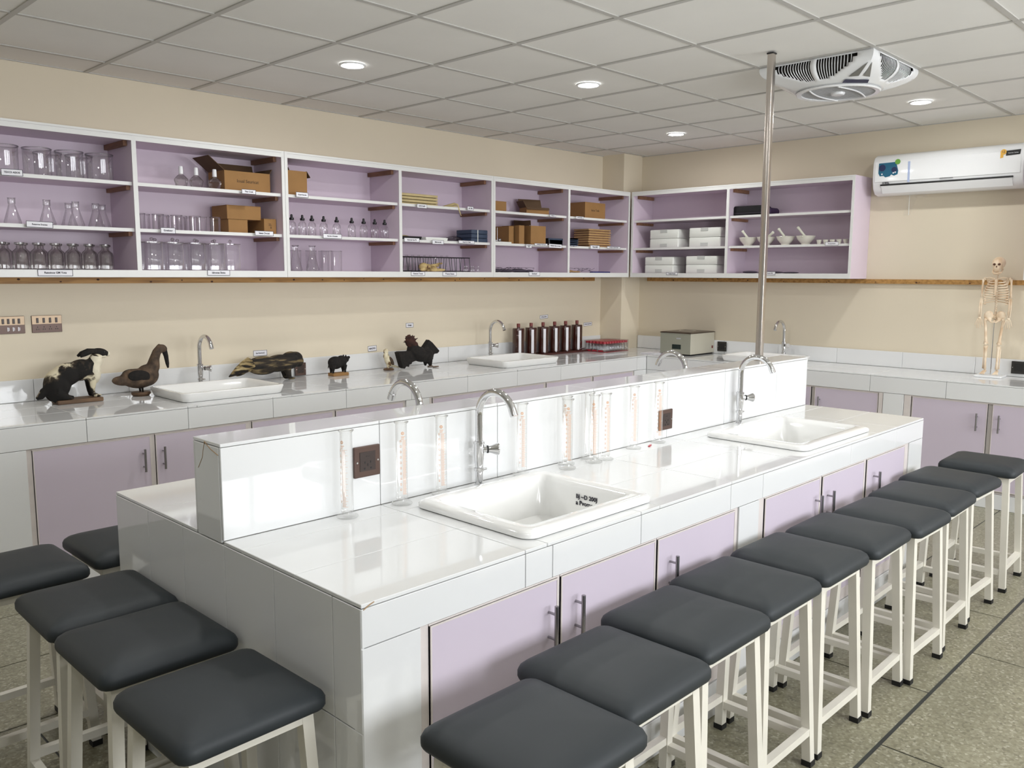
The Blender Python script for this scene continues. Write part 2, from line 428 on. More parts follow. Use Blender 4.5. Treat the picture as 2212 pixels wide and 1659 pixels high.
# --- downlights
def downlight():
    t = thing('downlight', '', 'light')
    bm = BM(); lathe(bm, [(.052, -.001), (.058, -.006), (.066, -.006), (.070, -.0015), (.070, .002), (.052, .002)], 32); obj('trim_ring', bm, m_whitepl, t, 40)
    bm = BM(); lathe(bm, [(0, -.0025), (.052, -.0025), (.052, .001)], 32); obj('lens', bm, m_lamp, t)
    return t
dl = downlight()
DL = [((-1, 0), 'round ceiling downlight cut off by the top edge at the left'), ((1, 1), 'round lit ceiling downlight above the left half of the wall cabinets'),
      ((3, 0), 'round lit ceiling downlight just left of the steel pole'), ((6, 1), 'smallest lit ceiling downlight, nearest the far corner column'),
      ((6, -2), 'round lit ceiling downlight between the ceiling fan and the air conditioner'), ((1, -2), 'round ceiling downlight cut off by the top edge near the middle')]
for k, ((i, j), lab) in enumerate(DL):
    loc = (GX+P6*(i-.5)+P6*0, GY+P6*(j+.5), ZC)
    loc = (GX+P6*i-.3+P6*1*0, loc[1], ZC)
    if k == 0: dl.location = loc; dl['label'] = lab; dl['group'] = 'ceiling downlights'
    else: dup(dl, loc, 0, lab, 'ceiling downlights')
for i, j, w_ in ((3, -4, 'over the near aisle'), (6, -6, 'nearest the right hand windows'), (1, -6, 'nearest the middle window'), (-2, -3, 'right above the camera'), (-4, 0, 'over the back counter beyond the left edge'), (-4, -6, 'in the near left corner')):  # unseen downlights added for fill from above
    dup(dl, (GX+P6*i-.3, GY+P6*(j+.5), ZC), 0, 'added ceiling fill downlight '+w_+', out of frame', 'fill downlights added out of frame')

# ================================================================= COUNTERS
ZT = .81
def pull(parent_door, x, y, z, d='y', L=.115):
    # bar handle standing off a door; d = axis the door faces (negative side)
    bm = BM()
    if d == 'y':
        tube(bm, [(x, y-.028, z-L/2), (x, y-.028, z+L/2)], .0058, 12)
        for s in (-.034, .034): tube(bm, [(x, y, z+s), (x, y-.028, z+s)], .0038, 8)
    else:
        tube(bm, [(x-.028, y, z-L/2), (x-.028, y, z+L/2)], .0058, 12)
        for s in (-.034, .034): tube(bm, [(x, y, z+s), (x-.028, y, z+s)], .0038, 8)
    return obj('handle', bm, m_dsteel, parent_door, 40)
def door(parent, a, b, c, z0, z1, d='y', hx=None, hz=.585):
    bm = BM()
    if d == 'y': box(bm, a, b, c, c+.018, z0, z1, bev=.0015, seg=1)
    else: box(bm, c, c+.018, a, b, z0, z1, bev=.0015, seg=1)
    o = obj('door', bm, m_lav, parent)
    bm = BM(); e = .004       # pale edging round the leaf
    for (p, q, r, s) in ((a, a+e, z0, z1), (b-e, b, z0, z1), (a+e, b-e, z1-e, z1), (a+e, b-e, z0, z0+e)):
        if d == 'y': box(bm, p, q, c-.0012, c+.017, r, s)
        else: box(bm, c-.0012, c+.017, p, q, r, s)
    obj('edging', bm, m_cream, o)
    if hx is not None: pull(o, hx, c, hz, d) if d == 'y' else pull(o, c, hx, hz, d)
    return o
def core(bm, x0, x1, y0, y1, z0, z1, holes):
    rs = [(x0, x1, y0, y1)]
    for h in holes: rs = [q for r in rs for q in cut(r, h)]
    for a, b, c, d in rs: box(bm, a, b, c, d, z1-.16, z1)
    box(bm, x0, x1, y0, y1, z0, z1-.16)

# --- island bench
X0, X1, Y0, Y1, YM0, YM1, ZM = .995, 4.32, 1.412, 2.727, 2.012, 2.165, 1.066
SF = (1.55, 2.115, 1.452, 1.925); SG = (3.13, 3.785, 1.452, 1.91)
ci = thing('island_bench', 'long white tiled island bench with a raised middle ledge and lavender doors', 'bench')
inn = lambda s: (s[0]+.03, s[1]-.03, s[2]+.03, s[3]-.03)
bm = BM(); core(bm, X0+.0095, X1-.0095, Y0+.035, Y1-.0095, 0, ZT-.0095, [inn(SF), inn(SG)])
box(bm, X0+.0095, 4.30, YM0+.0095, YM1-.0095, ZT-.0095, ZM-.0095)
obj('bench_core', bm, m_grout, ci)
XS = [X0, 1.497, 1.99, 2.505, 3.003, 3.47, 3.97, X1]
H = [inn(SF), inn(SG)]
tiles(ci, 'z', ZT, 1, XS, [Y0, 1.672, 1.918, YM0+.001], H)
tiles(ci, 'z', ZT, 1, XS, [YM1, 2.45, Y1])
tiles(ci, 'z', ZM, 1, [X0, 1.497, 1.99, 2.505, 3.003, 3.47, 3.97, 4.31], [YM0, YM1])
tiles(ci, 'y', YM0, -1, [X0, 1.497, 1.99, 2.505, 3.003, 3.47, 3.97, 4.31], [ZT, ZM-.0095])
tiles(ci, 'y', YM1, 1, [X0, 1.497, 1.99, 2.505, 3.003, 3.47, 3.97, 4.31], [ZT, ZM-.0095])
EY = [Y0+.001, 1.520, 1.767, YM0, 2.254, 2.486, Y1]
tiles(ci, 'x', X0, -1, EY, [0, .52, ZT-.0095])
tiles(ci, 'x', X0, -1, [YM0+.0095, YM1-.0095], [ZT-.008, ZM-.0095])
tiles(ci, 'x', X1, 1, EY, [0, .31, ZT-.0095]); tiles(ci, 'x', 4.31, 1, [YM0+.0095, YM1-.0095], [ZT, ZM-.0095])
tiles(ci, 'y', Y1, 1, XS, [0, .31, ZT-.0095])
tiles(ci, 'y', Y0, -1, [X0, 1.497, 1.60, 1.99, 2.50, 2.721, 3.47, 3.97, X1], [.712, ZT-.0095], th=.034)
for a, b in ((X0, 1.157), (2.56, 2.70), (4.147, X1)): tiles(ci, 'y', Y0, -1, [a, b], [0, .712], th=.034)
for a, b in ((1.157, 2.56), (2.70, 4.147)): tiles(ci, 'y', Y0, -1, [a, (a+b)/2, b], [0, .125], th=.034)
ISL = [(1.184, 1.622), (1.636, 2.066), (2.080, 2.534), (2.745, 3.190), (3.214, 3.622), (3.652, 4.092)]
bm = BM()
for a, b in ((1.157, 2.56), (2.70, 4.147)):
    box(bm, a+.001, b-.001, Y0+.020, Y0+.0345, .126, .711)
    ds = [q for q in ISL if a-.01 < q[0] < b]; e = [a+.001]+[v for q in ds for v in (q[0]-.002, q[1]+.002)]+[b-.001]
    for p, q in zip(e[::2], e[1::2]): box(bm, p, q, Y0+.006, Y0+.02, .126, .711)
    for q in ds: box(bm, q[0]-.002, q[1]+.002, Y0+.004, Y0+.02, .7065, .711); box(bm, q[0]-.002, q[1]+.002, Y0+.006, Y0+.02, .126, .176)
obj('face_frame', bm, m_cream, ci)
D = [(1.184, 1.622, 1.587), (1.636, 2.066, 1.696), (2.080, 2.534, 2.146), (2.745, 3.190, 3.155), (3.214, 3.622, 3.262), (3.652, 4.092, 3.73)]
for a, b, h in D: door(ci, a, b, Y0+.001, .178, .706, 'y', h, .588)
m_chip = mat('chipped_glaze', rgb(170, 140, 104), .8)
bm = BM(); tube(bm, [(X0+.006, Y0-.0004, ZT-.012), (X0+.018, Y0-.0004, ZT-.006), (X0+.034, Y0-.0002, ZT-.001)], .0012, 5)
tube(bm, [(X0-.0003, YM0+.010, ZM-.030), (X0-.0003, YM0+.05, ZM-.020), (X0-.0003, YM0+.085, ZM-.004)], .0011, 5); tube(bm, [(X0-.0003, YM0+.085, ZM-.006), (X0-.0003, YM0+.10, ZM-.05), (X0-.0003, YM0+.125, ZM-.08)], .0008, 5)
obj('crack', bm, m_chip, ci)
rebase(ci, (2.65, 2.07, 0))

# --- counter along the back wall and counter along the right wall (L shape)
YC, XC = 4.235, 5.985
S1 = (1.95, 2.57, 4.335, 4.785); S2 = (4.365, 4.985, 4.335, 4.785); S3 = (6.04, 6.47, 2.985, 3.565)
DA = [(.08, .52, .49), (.54, .98, .57), (1.19, 1.73, 1.69), (1.755, 2.255, 1.79), (2.29, 2.815, 2.77), (2.835, 3.345, 2.88), (3.59, 4.12, 4.08), (4.15, 4.68, 4.2), (4.71, 5.24, 5.2), (5.27, 5.795, 5.31)]
ca = thing('back_wall_counter', 'long white tiled counter with lavender doors along the back wall', 'counter')
bm = BM(); hA = [inn(S1), inn(S2)]
core(bm, XL+.01, XB-.02, YC+.035, YA-.002, 0, ZT-.0095, hA); box(bm, XL+.01, 6.30, YA-.009, YA-.001, ZT-.0095, .928)
obj('counter_core', bm, m_grout, ca)
AX = [XL+.01, -2.5, -2.0, -1.55, -1.05, -.55, -.06, .435, .93, 1.43, 1.93, 2.42, 2.91, 3.41, 3.90, 4.39, 4.87, 5.35, 5.85, 6.57]
tiles(ca, 'z', ZT, 1, AX, [YC, 4.49, 4.74, YA-.024], hA)
tiles(ca, 'y', YA-.0195, -1, AX[:-1]+[6.30], [ZT, .930], th=.010)
tiles(ca, 'y', YC, -1, AX[:-1]+[XC], [.692, ZT-.0095], th=.034)
pier = [(XL+.01, .05), (1.0, 1.165), (3.365, 3.56), (5.815, XC)]
for a, b in pier: tiles(ca, 'y', YC, -1, [a, b], [0, .692], th=.034)
bm = BM()
for a, b in ((.05, 1.0), (1.165, 3.365), (3.56, 5.815)):
    box(bm, a+.001, b-.001, YC+.022, YC+.0345, .10, .691)
    ds = [q for q in DA if a-.01 < q[0] < b]; e = [a+.001]+[v for q in ds for v in (q[0]-.002, q[1]+.002)]+[b-.001]
    for p, q in zip(e[::2], e[1::2]): box(bm, p, q, YC+.010, YC+.022, .10, .691)
    for q in ds: box(bm, q[0]-.002, q[1]+.002, YC+.006, YC+.022, .6845, .691)
    tiles(ca, 'y', YC+.01, -1, [a, b], [0, .10], th=.024)
obj('face_frame', bm, m_cream, ca)
for a, b, h in DA: door(ca, a, b, YC+.004, .12, .684, 'y', h, .565)
rebase(ca, (2.5, 4.6, 0))

cb = thing('right_wall_counter', 'white tiled counter with lavender doors along the right wall under the skeleton', 'counter')
hB = [inn(S3)]
bm = BM(); core(bm, XC+.035, XB-.002, -1.0, YC+.035, 0, ZT-.0095, hB); box(bm, XB-.009, XB-.001, -1.0, 4.76, ZT-.0095, .928)
obj('counter_core', bm, m_grout, cb)
BY = [-1.0, -.66, -.16, .34, .84, 1.34, 1.83, 2.33, 2.83, 3.33, 3.83, YC-.001]
tiles(cb, 'z', ZT, 1, [XC, 6.28, XB-.024], BY, hB)
tiles(cb, 'x', XB-.0195, -1, BY+[4.76], [ZT, .930], th=.010)
tiles(cb, 'x', XC, -1, BY, [.690, ZT-.0095], th=.034)
for a, b in ((-1.0, -.8), (2.095, 2.235), (4.06, YC-.001)): tiles(cb, 'x', XC, -1, [a, b], [0, .690], th=.034)
bm = BM()
for a, b in ((-.8, 2.095), (2.235, 4.06)):
    box(bm, XC+.022, XC+.0345, a+.001, b-.001, .10, .689); box(bm, XC+.008, XC+.0219, a+.001, b-.001, .6825, .689)
    box(bm, XC+.002, XC+.022, b-.045, b-.002, .10, .689)
    box(bm, XC+.002, XC+.022, a+.002, a+.03, .10, .689)
    tiles(cb, 'x', XC+.01, -1, [a, (a+b)/2, b], [0, .10], th=.024)
obj('face_frame', bm, m_cream, cb)
for a, b, h in [(1.575, 2.04, 1.63), (1.08, 1.545, 1.50), (.58, 1.05, .64), (.08, .55, .5), (2.27, 2.73, 2.69), (2.76, 3.2, 2.80), (3.22, 3.62, 3.58), (3.64, 4.03, 3.68)]:
    door(cb, a, b, XC+.006, .12, .682, 'x', h, .56)
rebase(cb, (6.29, 1.7, 0))

# ================================================================= SINKS AND TAPS
def sink(name, lab, s, zr, kind, d=None):
    x0, x1, y0, y1 = s; bm = BM(); h = zr-ZT
    R = lambda i, z, r=.04: rr_loop(x0+i, x1-i, y0+i, y1-i, max(.006, r-i*.3), z)
    if kind == 'inset':
        ls = [R(.004, ZT+.0008), R(.0, ZT+.004), R(.0, ZT+.014), R(.006, zr-.003), R(.016, zr), R(.045, zr), R(.052, zr-.004), R(.060, zr-.02), R(.072, zr-.13, .06), R(.10, zr-.148, .07), R(.20, zr-.152, .07)]
    else:
        ls = [R(.022, ZT+.0008), R(.016, ZT+.004), R(.003, zr-.008), R(.004, zr-.002), R(.010, zr), R(.022, zr), R(.028, zr-.004), R(.034, zr-.02), R(.05, zr-.13, .06), R(.08, zr-.148, .07), R(.18, zr-.152, .07)]
    t = thing('sink', lab, 'sink', group='white ceramic sinks')
    loops(bm, ls, cap0=False); obj('basin', bm, m_ceram, t, 50)
    bm = BM(); lathe(bm, [(0, zr-.1505), (.026, zr-.1505), (.028, zr-.148), (.020, zr-.1475), (.018, zr-.150)], 20, ((x0+x1)/2, (y0+y1)/2, 0)); obj('drain', bm, m_chrome, t, 40)
    return rebase(t, ((x0+x1)/2, (y0+y1)/2, ZT))
s = sink('sink', 'nearest inset white ceramic sink on the island, with black lettering inside', SF, .835, 'inset')
for w, z, sz in (('BJ ~D 200J', .786, .019), ('a Pvomesa', .765, .020)):
    text('lettering', w, sz, m_ink, s, (2.115-.0655-1.8325, -.02, z-ZT+.005), PI/2, -PI/2+.05, bold=.0006)
sink('sink', 'far inset white ceramic sink on the island below the steel pole', SG, .833, 'inset')
sink('sink', 'raised white ceramic sink between the stuffed duck and the badger-like animal', S1, .862, 'raised')
sink('sink', 'raised white ceramic sink left of the amber bottles', S2, .862, 'raised')
sink('sink', 'raised white ceramic sink on the right wall counter beside the grey water bath', S3, .862, 'raised')
def tap():
    t = thing('tap', '', 'tap', group='chrome gooseneck taps')
    bm = BM(); lathe(bm, [(.016, 0), (.016, .004), (.0125, .006), (.0125, .048), (.0165, .050), (.0165, .060), (.0125, .062), (.0155, .085), (.0165, .105), (.0165, .138), (.0185, .140), (.0185, .147), (.013, .149)], 24)
    obj('tap_body', bm, m_chrome, t, 35)
    pts = [(0, 0, .146), (0, 0, .20), (0, 0, .23)]; R = .079
    for k in range(0, 21):
        a = PI - k*PI*.88/20; pts.append((0, -R - R*math.cos(a), .236 + R*1.02*math.sin(a)))
    bm = BM(); tube(bm, pts, .0122, 16); obj('spout', bm, m_chrome, t, 50)
    e = Vector(pts[-1]); td = (e-Vector(pts[-2])).normalized(); bm = BM(); tube(bm, [e-td*.006, e+td*.018], .0132, 16); obj('aerator', bm, m_chrome, t, 40)
    bm = BM(); d = Vector((.83, -.56, 0)); z = Vector((0, 0, .120))
    tube(bm, [z+d*.010, z+d*.026], .010, 14); tube(bm, [z+d*.030, z+d*.040, z+d*.062, z+d*.066], [.011, .013, .021, .019], 18); obj('knob', bm, m_chrome, t, 35)
    bm = BM(); tube(bm, [z+d*.026, z+d*.031], .0125, 18); obj('washer', bm, m_black, t, 35)
    bm = BM(); tube(bm, [(.012, -.004, .054), (.026, -.008, .054)], .004, 8); obj('lock_screw', bm, m_chrome, t, 35)
    return t
t0 = tap(); t0.location = (1.868, 1.975, ZT); t0['label'] = 'nearest chrome gooseneck tap behind the front island sink'
TP = [((3.545, 1.975, ZT), 0, 'chrome gooseneck tap at the far island sink, crossed by the steel pole'),
      ((1.818, 2.215, ZT), PI, 'back of a chrome tap rising left of the front tap behind the island ledge'),
      ((3.450, 2.215, ZT), PI, 'chrome tap behind the island ledge in front of the water bath'),
      ((2.30, 4.86, ZT), 0, 'chrome tap over the back wall sink by the stuffed duck'),
      ((4.72, 4.86, ZT), 0, 'chrome tap over the back wall sink left of the amber bottles'),
      ((6.50, 3.245, ZT), -PI/2, 'chrome tap over the sink on the right wall counter')]
for l, r, lab in TP: dup(t0, l, r, lab)

# steel pole from the ledge to the ceiling
t = thing('steel_pole', 'tall square stainless steel pole from the island ledge to the ceiling', 'pole', (3.955, 2.105, ZM+.0005))
bm = BM(); loops(bm, [rr_loop(-.0155, .0155, -.0155, .0155, .003, z, 2) for z in (0, ZC-ZM-.010)]); obj('pole_tube', bm, m_steel, t, 40)
obj('end_cap', bx(-.0175, .0175, -.0175, .0175, ZC-ZM-.0098, ZC-ZM-.003), m_blackgl, t)
obj('foot_plate', bx(-.019, .019, -.019, .019, 0, .003), m_steel, t)

# ================================================================= STOOLS
def stool():
    t = thing('lab_stool', '', 'stool', group='lab stools with charcoal seats')
    a = .1705; bm = BM(); zb = .552
    pr = [(.012, 0), (.003, .003), (0, .010), (0, .024), (.004, .034), (.014, .043), (.032, .050), (.060, .0545), (.10, .0575)]
    loops(bm, [rr_loop(-a+i, a-i, -a+i, a-i, max(.012, .030-i*.1), zb+z, 4) for i, z in pr]); obj('seat', bm, m_seat, t, True)
    for sx in (-1, 1):
        for sy in (-1, 1):
            bm = BM(); leg4(bm, (sx*.153, sy*.153, .016), (sx*.128, sy*.128, .552), .0275); l = obj('leg', bm, m_cream_metal, t)
            obj('rubber_foot', bx(sx*.1535-.0155, sx*.1535+.0155, sy*.1535-.0155, sy*.1535+.0155, 0, .018), m_black, l)
    for s in (-1, 1):
        z = .115; c = .1495
        bm = BM(); bar(bm, (-c+.013, s*c, z), (c-.013, s*c, z), .0235, .0235); obj('stretcher', bm, m_cream_metal, t)
        bm = BM(); bar(bm, (s*c, -c+.013, z-.024), (s*c, c-.013, z-.024), .0235, .0235); obj('stretcher', bm, m_cream_metal, t)
    bm = BM()
    for s in (-1, 1):
        bar(bm, (-.142, s*.130, .538), (.142, s*.130, .538), .024, .027); bar(bm, (s*.130, -.118, .538), (s*.130, .118, .538), .024, .027)
    obj('seat_frame', bm, m_cream_metal, t)
    return t
st = stool()
SP = [(1.178, 1.085, 0), (1.524, 1.148, 0), (1.889, 1.188, 0), (2.238, 1.205, 0), (2.600, 1.208, 0), (2.962, 1.200, 1), (3.312, 1.178, -1), (3.688, 1.192, 1), (4.082, 1.205, -2), (4.575, 1.20, 2)]
LB = ['nearest stool in the row along the island front, cut by the bottom edge'] + [ORD[k]+' stool from the near end of the row along the island front' for k in range(1, 9)] + ['farthest stool of the front row, standing apart beyond the island end']
SL = [(.806, 1.676, 1, 'nearest stool at the island end, right of the left-hand cluster'), (.816, 2.086, 0, 'second stool along the island end, touching the nearest one there'),
      (.822, 2.440, -1, 'third stool along the island end, at the left edge'), (.735, 2.880, 1, 'fourth stool at the island end, its seat cut by the left edge'), (1.105, 2.925, 0, 'stool tucked behind the island, only a dark corner showing at left')]
sp = list(zip([p[:2] for p in SP], [p[2] for p in SP], LB)) + [((a, b), r, l) for a, b, r, l in SL]
for k, ((x, y), r, lab) in enumerate(sp):
    if k == 0: st.location = (x, y, 0); st.rotation_euler.z = math.radians(r); st['label'] = lab
    else: dup(st, (x, y, 0), math.radians(r), lab)

# ================================================================= WALL CABINETS
ZB0, ZB1, ZS1, ZS2, ZI0, ZI1 = 1.473, 2.229, 1.978, 1.734, 1.511, 2.192
YFc, XFc = 4.67, 6.29
def cabinet(label, a, b, mid, d, loc):
    # open cabinet of two bays between a and b along the wall; d = 'y' (back wall) or 'x' (right wall)
    t = thing('wall_cabinet', label, 'cabinet', group='open wall cabinets')
    F = YFc if d == 'y' else XFc; Bk = YA-.001 if d == 'y' else XB-.001
    def B(p, q, r, s, z0, z1, **k):        # p,q along the wall; r,s depth from the face
        r, s = F+r, F+s
        return bx(p, q, r, s, z0, z1, **k) if d == 'y' else bx(r, s, p, q, z0, z1, **k)
    T = .018; D = Bk-F
    obj('back_panel', B(a+T, b-T, D-.006, D, ZB0+T, ZB1-T), m_lavin, t)
    for p, q in ((a, a+T), (b-T, b)): obj('side_panel', B(p, q, .002, D, ZB0, ZB1), m_lavin, t)
    obj('divider', B(mid-T/2, mid+T/2, .002, D-.006, ZB0+T, ZB1-T), m_lavin, t)
    obj('top_panel', B(a+T, b-T, .002, D, ZI1+.006, ZB1), m_lavin, t); obj('bottom_panel', B(a+T, b-T, .002, D, ZB0, ZI0), m_lavin, t)
    bm = BM()
    def add(p, q, z0, z1):
        v = (p, q, F-.002, F+.002, z0, z1) if d == 'y' else (F-.002, F+.002, p, q, z0, z1); box(bm, *v)
    add(a, a+.020, ZB0, ZB1); add(b-.020, b, ZB0, ZB1); add(mid-.012, mid+.012, ZI0, ZI1)
    add(a+.020, b-.020, ZI1, ZB1-.012); add(a+.020, b-.020, ZB1-.011, ZB1); add(a+.020, b-.020, ZB0, ZI0)
    obj('face_frame', bm, m_white, t)
    for p, q in ((a+T, mid-T/2), (mid+T/2, b-T)):
        for z in (ZS1, ZS2):
            s = obj('shelf', B(p+.001, q-.001, .020, D-.007, z-.018, z), m_lavin, t)
            obj('edging', B(p+.001, q-.001, .018, .020, z-.018, z), m_white, s)
            for e0, e1 in ((p+.001, p+.021), (q-.021, q-.001)):
                obj('shelf_batten', B(e0, e1, .050, D-.012, z-.040, z-.0182), m_wood2, t)
        for e0, e1 in ((p+.001, p+.021), (q-.021, q-.001)):
            obj('shelf_batten', B(e0, e1, .060, D-.012, ZI1-.022, ZI1+.0055), m_wood2, t)
    return rebase(t, loc)
cabinet('open wall cabinet at the left, holding troughs, flasks and clear glass bottles', 1.022, 2.795, 1.897, 'y', (1.9, 4.84, ZB0))
cabinet('middle open wall cabinet holding dropper bottles and a black test tube rack', 2.797, 4.568, 3.681, 'y', (3.68, 4.84, ZB0))
cabinet('open back wall cabinet next to the corner column, holding cardboard boxes', 4.570, 6.288, 5.449, 'y', (5.43, 4.84, ZB0))
cabinet('open cabinet on the right wall holding white foam boxes and mortars', 2.640, 4.652, 3.683, 'x', (6.44, 3.65, ZB0))
t = cabinet('open cabinet whose white edge just shows at the right margin', -.3, 1.505, .6, 'x', (6.44, .6, ZB0))

# --- name cards
NC = 0
def card(w, x0, z0, x1, z1, d='y', c=None, sz=None, where='', tl=0):
    global NC; NC += 1
    ww, hh = abs(x1-x0), abs(z0-z1); cx, cz = (x0+x1)/2, (z0+z1)/2
    c = c if c is not None else (YFc-.0045 if d == 'y' else XFc-.0045)
    t = thing('name_card', 'white card lettered "%s" %s' % (w.replace('\n', ' '), where), 'label', group='lettered name cards')
    P = lambda p, q, r, s, y0, y1: (bx(p, q, y0, y1, r, s) if d == 'y' else bx(y0, y1, p, q, r, s))
    obj('paper', P(-ww/2, ww/2, -hh/2, hh/2, -.0008, .0008), m_paper, t)
    bm = BM(); e = .0022
    for p, q, r, s in ((-ww/2, ww/2, hh/2-e, hh/2), (-ww/2, ww/2, -hh/2, -hh/2+e), (-ww/2, -ww/2+e, -hh/2+e, hh/2-e), (ww/2-e, ww/2, -hh/2+e, hh/2-e)):
        (box(bm, p, q, -.0013, -.0008, r, s) if d == 'y' else box(bm, -.0013, -.0008, p, q, r, s))
    obj('border', bm, m_ink, t)
    n = max(len(l) for l in w.split('\n')); s0 = min(hh*.52/(1+w.count('\n')*.6), ww*1.35/n)
    text('lettering', w, s0, m_ink, t, (0, -.0011, 0) if d == 'y' else (-.0011, 0, 0), PI/2, 0 if d == 'y' else -PI/2, depth=.0003, bold=s0*.03)
    t.location = (cx, c, cz) if d == 'y' else (c, cx, cz)
    t.rotation_euler = (0, math.radians(tl), 0) if d == 'y' else (0, 0, 0)
    return t
card('TEXCS AEIOE', 1.259, 1.992, 1.354, 1.960, where='on the top shelf edge under the glass troughs', tl=-1)
card('Reterrge Srantes', 1.353, 1.748, 1.475, 1.717, where='on the middle shelf edge under the conical flasks', tl=1)
card('Ratoince GM Yots', 1.390, 1.512, 1.555, 1.479, where='on the bottom rail under the wide clear bottles')
card('Gretiung', 2.018, 1.744, 2.101, 1.712, where='on the middle shelf edge under the beakers')
card('Tleo Cruit', 2.507, 1.985, 2.598, 1.958, where='on the shelf edge under the open printed carton')
card('Ieaes Docet', 2.583, 1.748, 2.705, 1.720, where='on the shelf edge under the small lettered carton')
card('Idrome Stntc', 2.276, 1.514, 2.414, 1.483, where='on the bottom rail under the square glass jars')
card('GosrOevole', 2.868, 1.994, 2.955, 1.962, where='on the top shelf edge under the carton beside the divider')
card("Enrrder d'Gratiels", 3.055, 1.748, 3.195, 1.718, where='on the shelf edge under the dropper bottles')
card('ASOI EciD', 3.822, 1.980, 3.912, 1.951, where='on the shelf edge under the bamboo slats')
card('AIi TM', 4.297, 1.990, 4.358, 1.961, where='on the top shelf edge right of the yellow strap')
card('Eonrtoir EorTS', 3.706, 1.744, 3.842, 1.715, where='on the middle shelf edge under the black tray')
card('Bibrtuccnls', 3.958, 1.736, 4.066, 1.706, where='on the middle shelf edge under the flat white tray')
card('Ennert Ior Sosle', 4.210, 1.741, 4.368, 1.718, where='on the shelf edge left of the blue box')
card('Goeoos Tooeo', 3.763, 1.512, 3.888, 1.484, where='on the bottom rail under the animal skull')
card('TTeore Eneoe', 4.054, 1.512, 4.187, 1.482, where='on the bottom rail under the rack end')
card('OGILOA', 5.205, 1.979, 5.276, 1.957, where='on the shelf edge under the slanting open carton')
card('UGUEOU\nEUEUI', 4.926, 1.734, 4.992, 1.702, where='on the middle shelf edge under the narrow cartons')
card('UNUEDEU YTUUT LUE', 5.026, 1.743, 5.180, 1.723, where='on the shelf edge under the tall open carton')
card('TEUEUS TNA UTUDS', 5.196, 1.743, 5.356, 1.710, where='on the middle shelf edge under the low black tray', tl=1)
card('Eoriouol', 4.962, 1.516, 5.090, 1.485, where='on the bottom rail under the dark net')
card('UOTA FOTSL', 5.532, 1.981, 5.633, 1.958, where='on the shelf edge under the largest corner carton')
card('Uurureuttu', 5.472, 1.736, 5.540, 1.727, where='behind the divider under the small black basket')
card('TEAGUEE', 5.728, 1.746, 5.855, 1.713, where='on the shelf edge under the stacked tan trays')
card('CUONEULI TUAUUOTUUD', 5.960, 1.743, 6.150, 1.723, where='on the middle shelf edge nearest the corner')
card('Tualee Doaois', 4.262, 1.518, 4.143, 1.495, 'x', where='on the bottom rail under the lower foam boxes')
card('Tatn Diarude GIW', 3.345, 1.526, 3.237, 1.499, 'x', where='on the bottom rail right of the steel pole')
card('Grarepentrieele I', 2.843, 1.748, 2.739, 1.720, 'x', where='on the shelf edge under the small crucibles')
WL = YA-.0012
card('EerGiwirtuG', 2.732, 1.000, 2.830, .963, c=WL, where='on the wall above the badger-like animal')
card('BIADIG', 3.635, .978, 3.712, .938, c=WL, where='on the wall left of the cream bird', tl=-3)
card('Egiajt', 3.985, 1.130, 4.057, 1.095, c=WL, where='on the wall above and left of the black rooster')
card('AITpuooletn', 5.470, 1.142, 5.575, 1.110, c=WL, where='on the wall above the amber bottles', tl=-3)
card('CTNGTALEETNA', 6.068, 1.055, 6.190, 1.022, c=WL, where='on the wall right of the amber bottles', tl=-2)

# ================================================================= GLASSWARE ON THE SHELVES
def place(first, rows, name_of, group):
    for k, (x, y, z, lab) in enumerate(rows):
        if k == 0: first.location = (x, y, z); first['label'] = lab; first['group'] = group
        else: dup(first, (x, y, z), random.uniform(-.6, .6) if name_of else 0, lab, group)
# troughs: big straight sided jars with a rolled rim
t = thing('glass_trough', '', 'glass jar')
bm = BM(); lathe(bm, [(0, .002), (.058, .002), (.064, .008), (.065, .125), (.067, .131), (.069, .134), (.067, .137), (.063, .132)], 32); obj('jar_wall', bm, m_glass, t, 40)
bm = BM(); lathe(bm, [(.0655, .130), (.0695, .134), (.0655, .1375), (.063, .134), (.0655, .130)], 32); obj('rolled_rim', bm, m_glass, t, True)
place(t, [(x, y, ZS1, 'wide clear glass trough, %s' % l) for x, y, l in ((1.301, 4.765, 'leftmost in the front of the top shelf'), (1.452, 4.765, 'second from the left in front on the top shelf'),
      (1.604, 4.765, 'third from the left in front on the top shelf'), (1.753, 4.765, 'rightmost in front on the top shelf'), (1.545, 4.907, 'behind the gap of the second and third troughs'), (1.70, 4.907, 'behind the gap of the third and last troughs'))], 0, 'glass troughs on the top shelf')
t = thing('conical_flask', '', 'flask')
bm = BM(); lathe(bm, [(0, .001), (.034, .001), (.040, .006), (.0395, .012), (.016, .093), (.0145, .100), (.0145, .124), (.018, .128), (.0165, .130)], 28); obj('flask_wall', bm, m_glass, t, 40)
bm = BM(); lathe(bm, [(.0148, .100), (.0175, .102), (.0175, .128), (.0185, .130), (.0148, .130)], 24); obj('neck_collar', bm, m_glass, t, 40)
FK = [(1.326, 4.775, 'front of the middle shelf, first whole one from the left'), (1.486, 4.775, 'middle shelf, just above the lettered card'), (1.624, 4.775, 'middle shelf, third from the left in front'), (1.740, 4.82, 'middle shelf, rightmost of the big front ones'),
      (1.240, 4.87, 'middle shelf, cut by the left edge'), (1.633, 4.905, 'middle shelf, half hidden behind the third'), (1.800, 4.89, 'middle shelf, half hidden behind the rightmost')]
place(t, [(x, y, ZS2, 'clear conical flask, '+l) for x, y, l in FK], 1, 'conical flasks on the middle shelf')
t = thing('reagent_bottle', '', 'bottle')
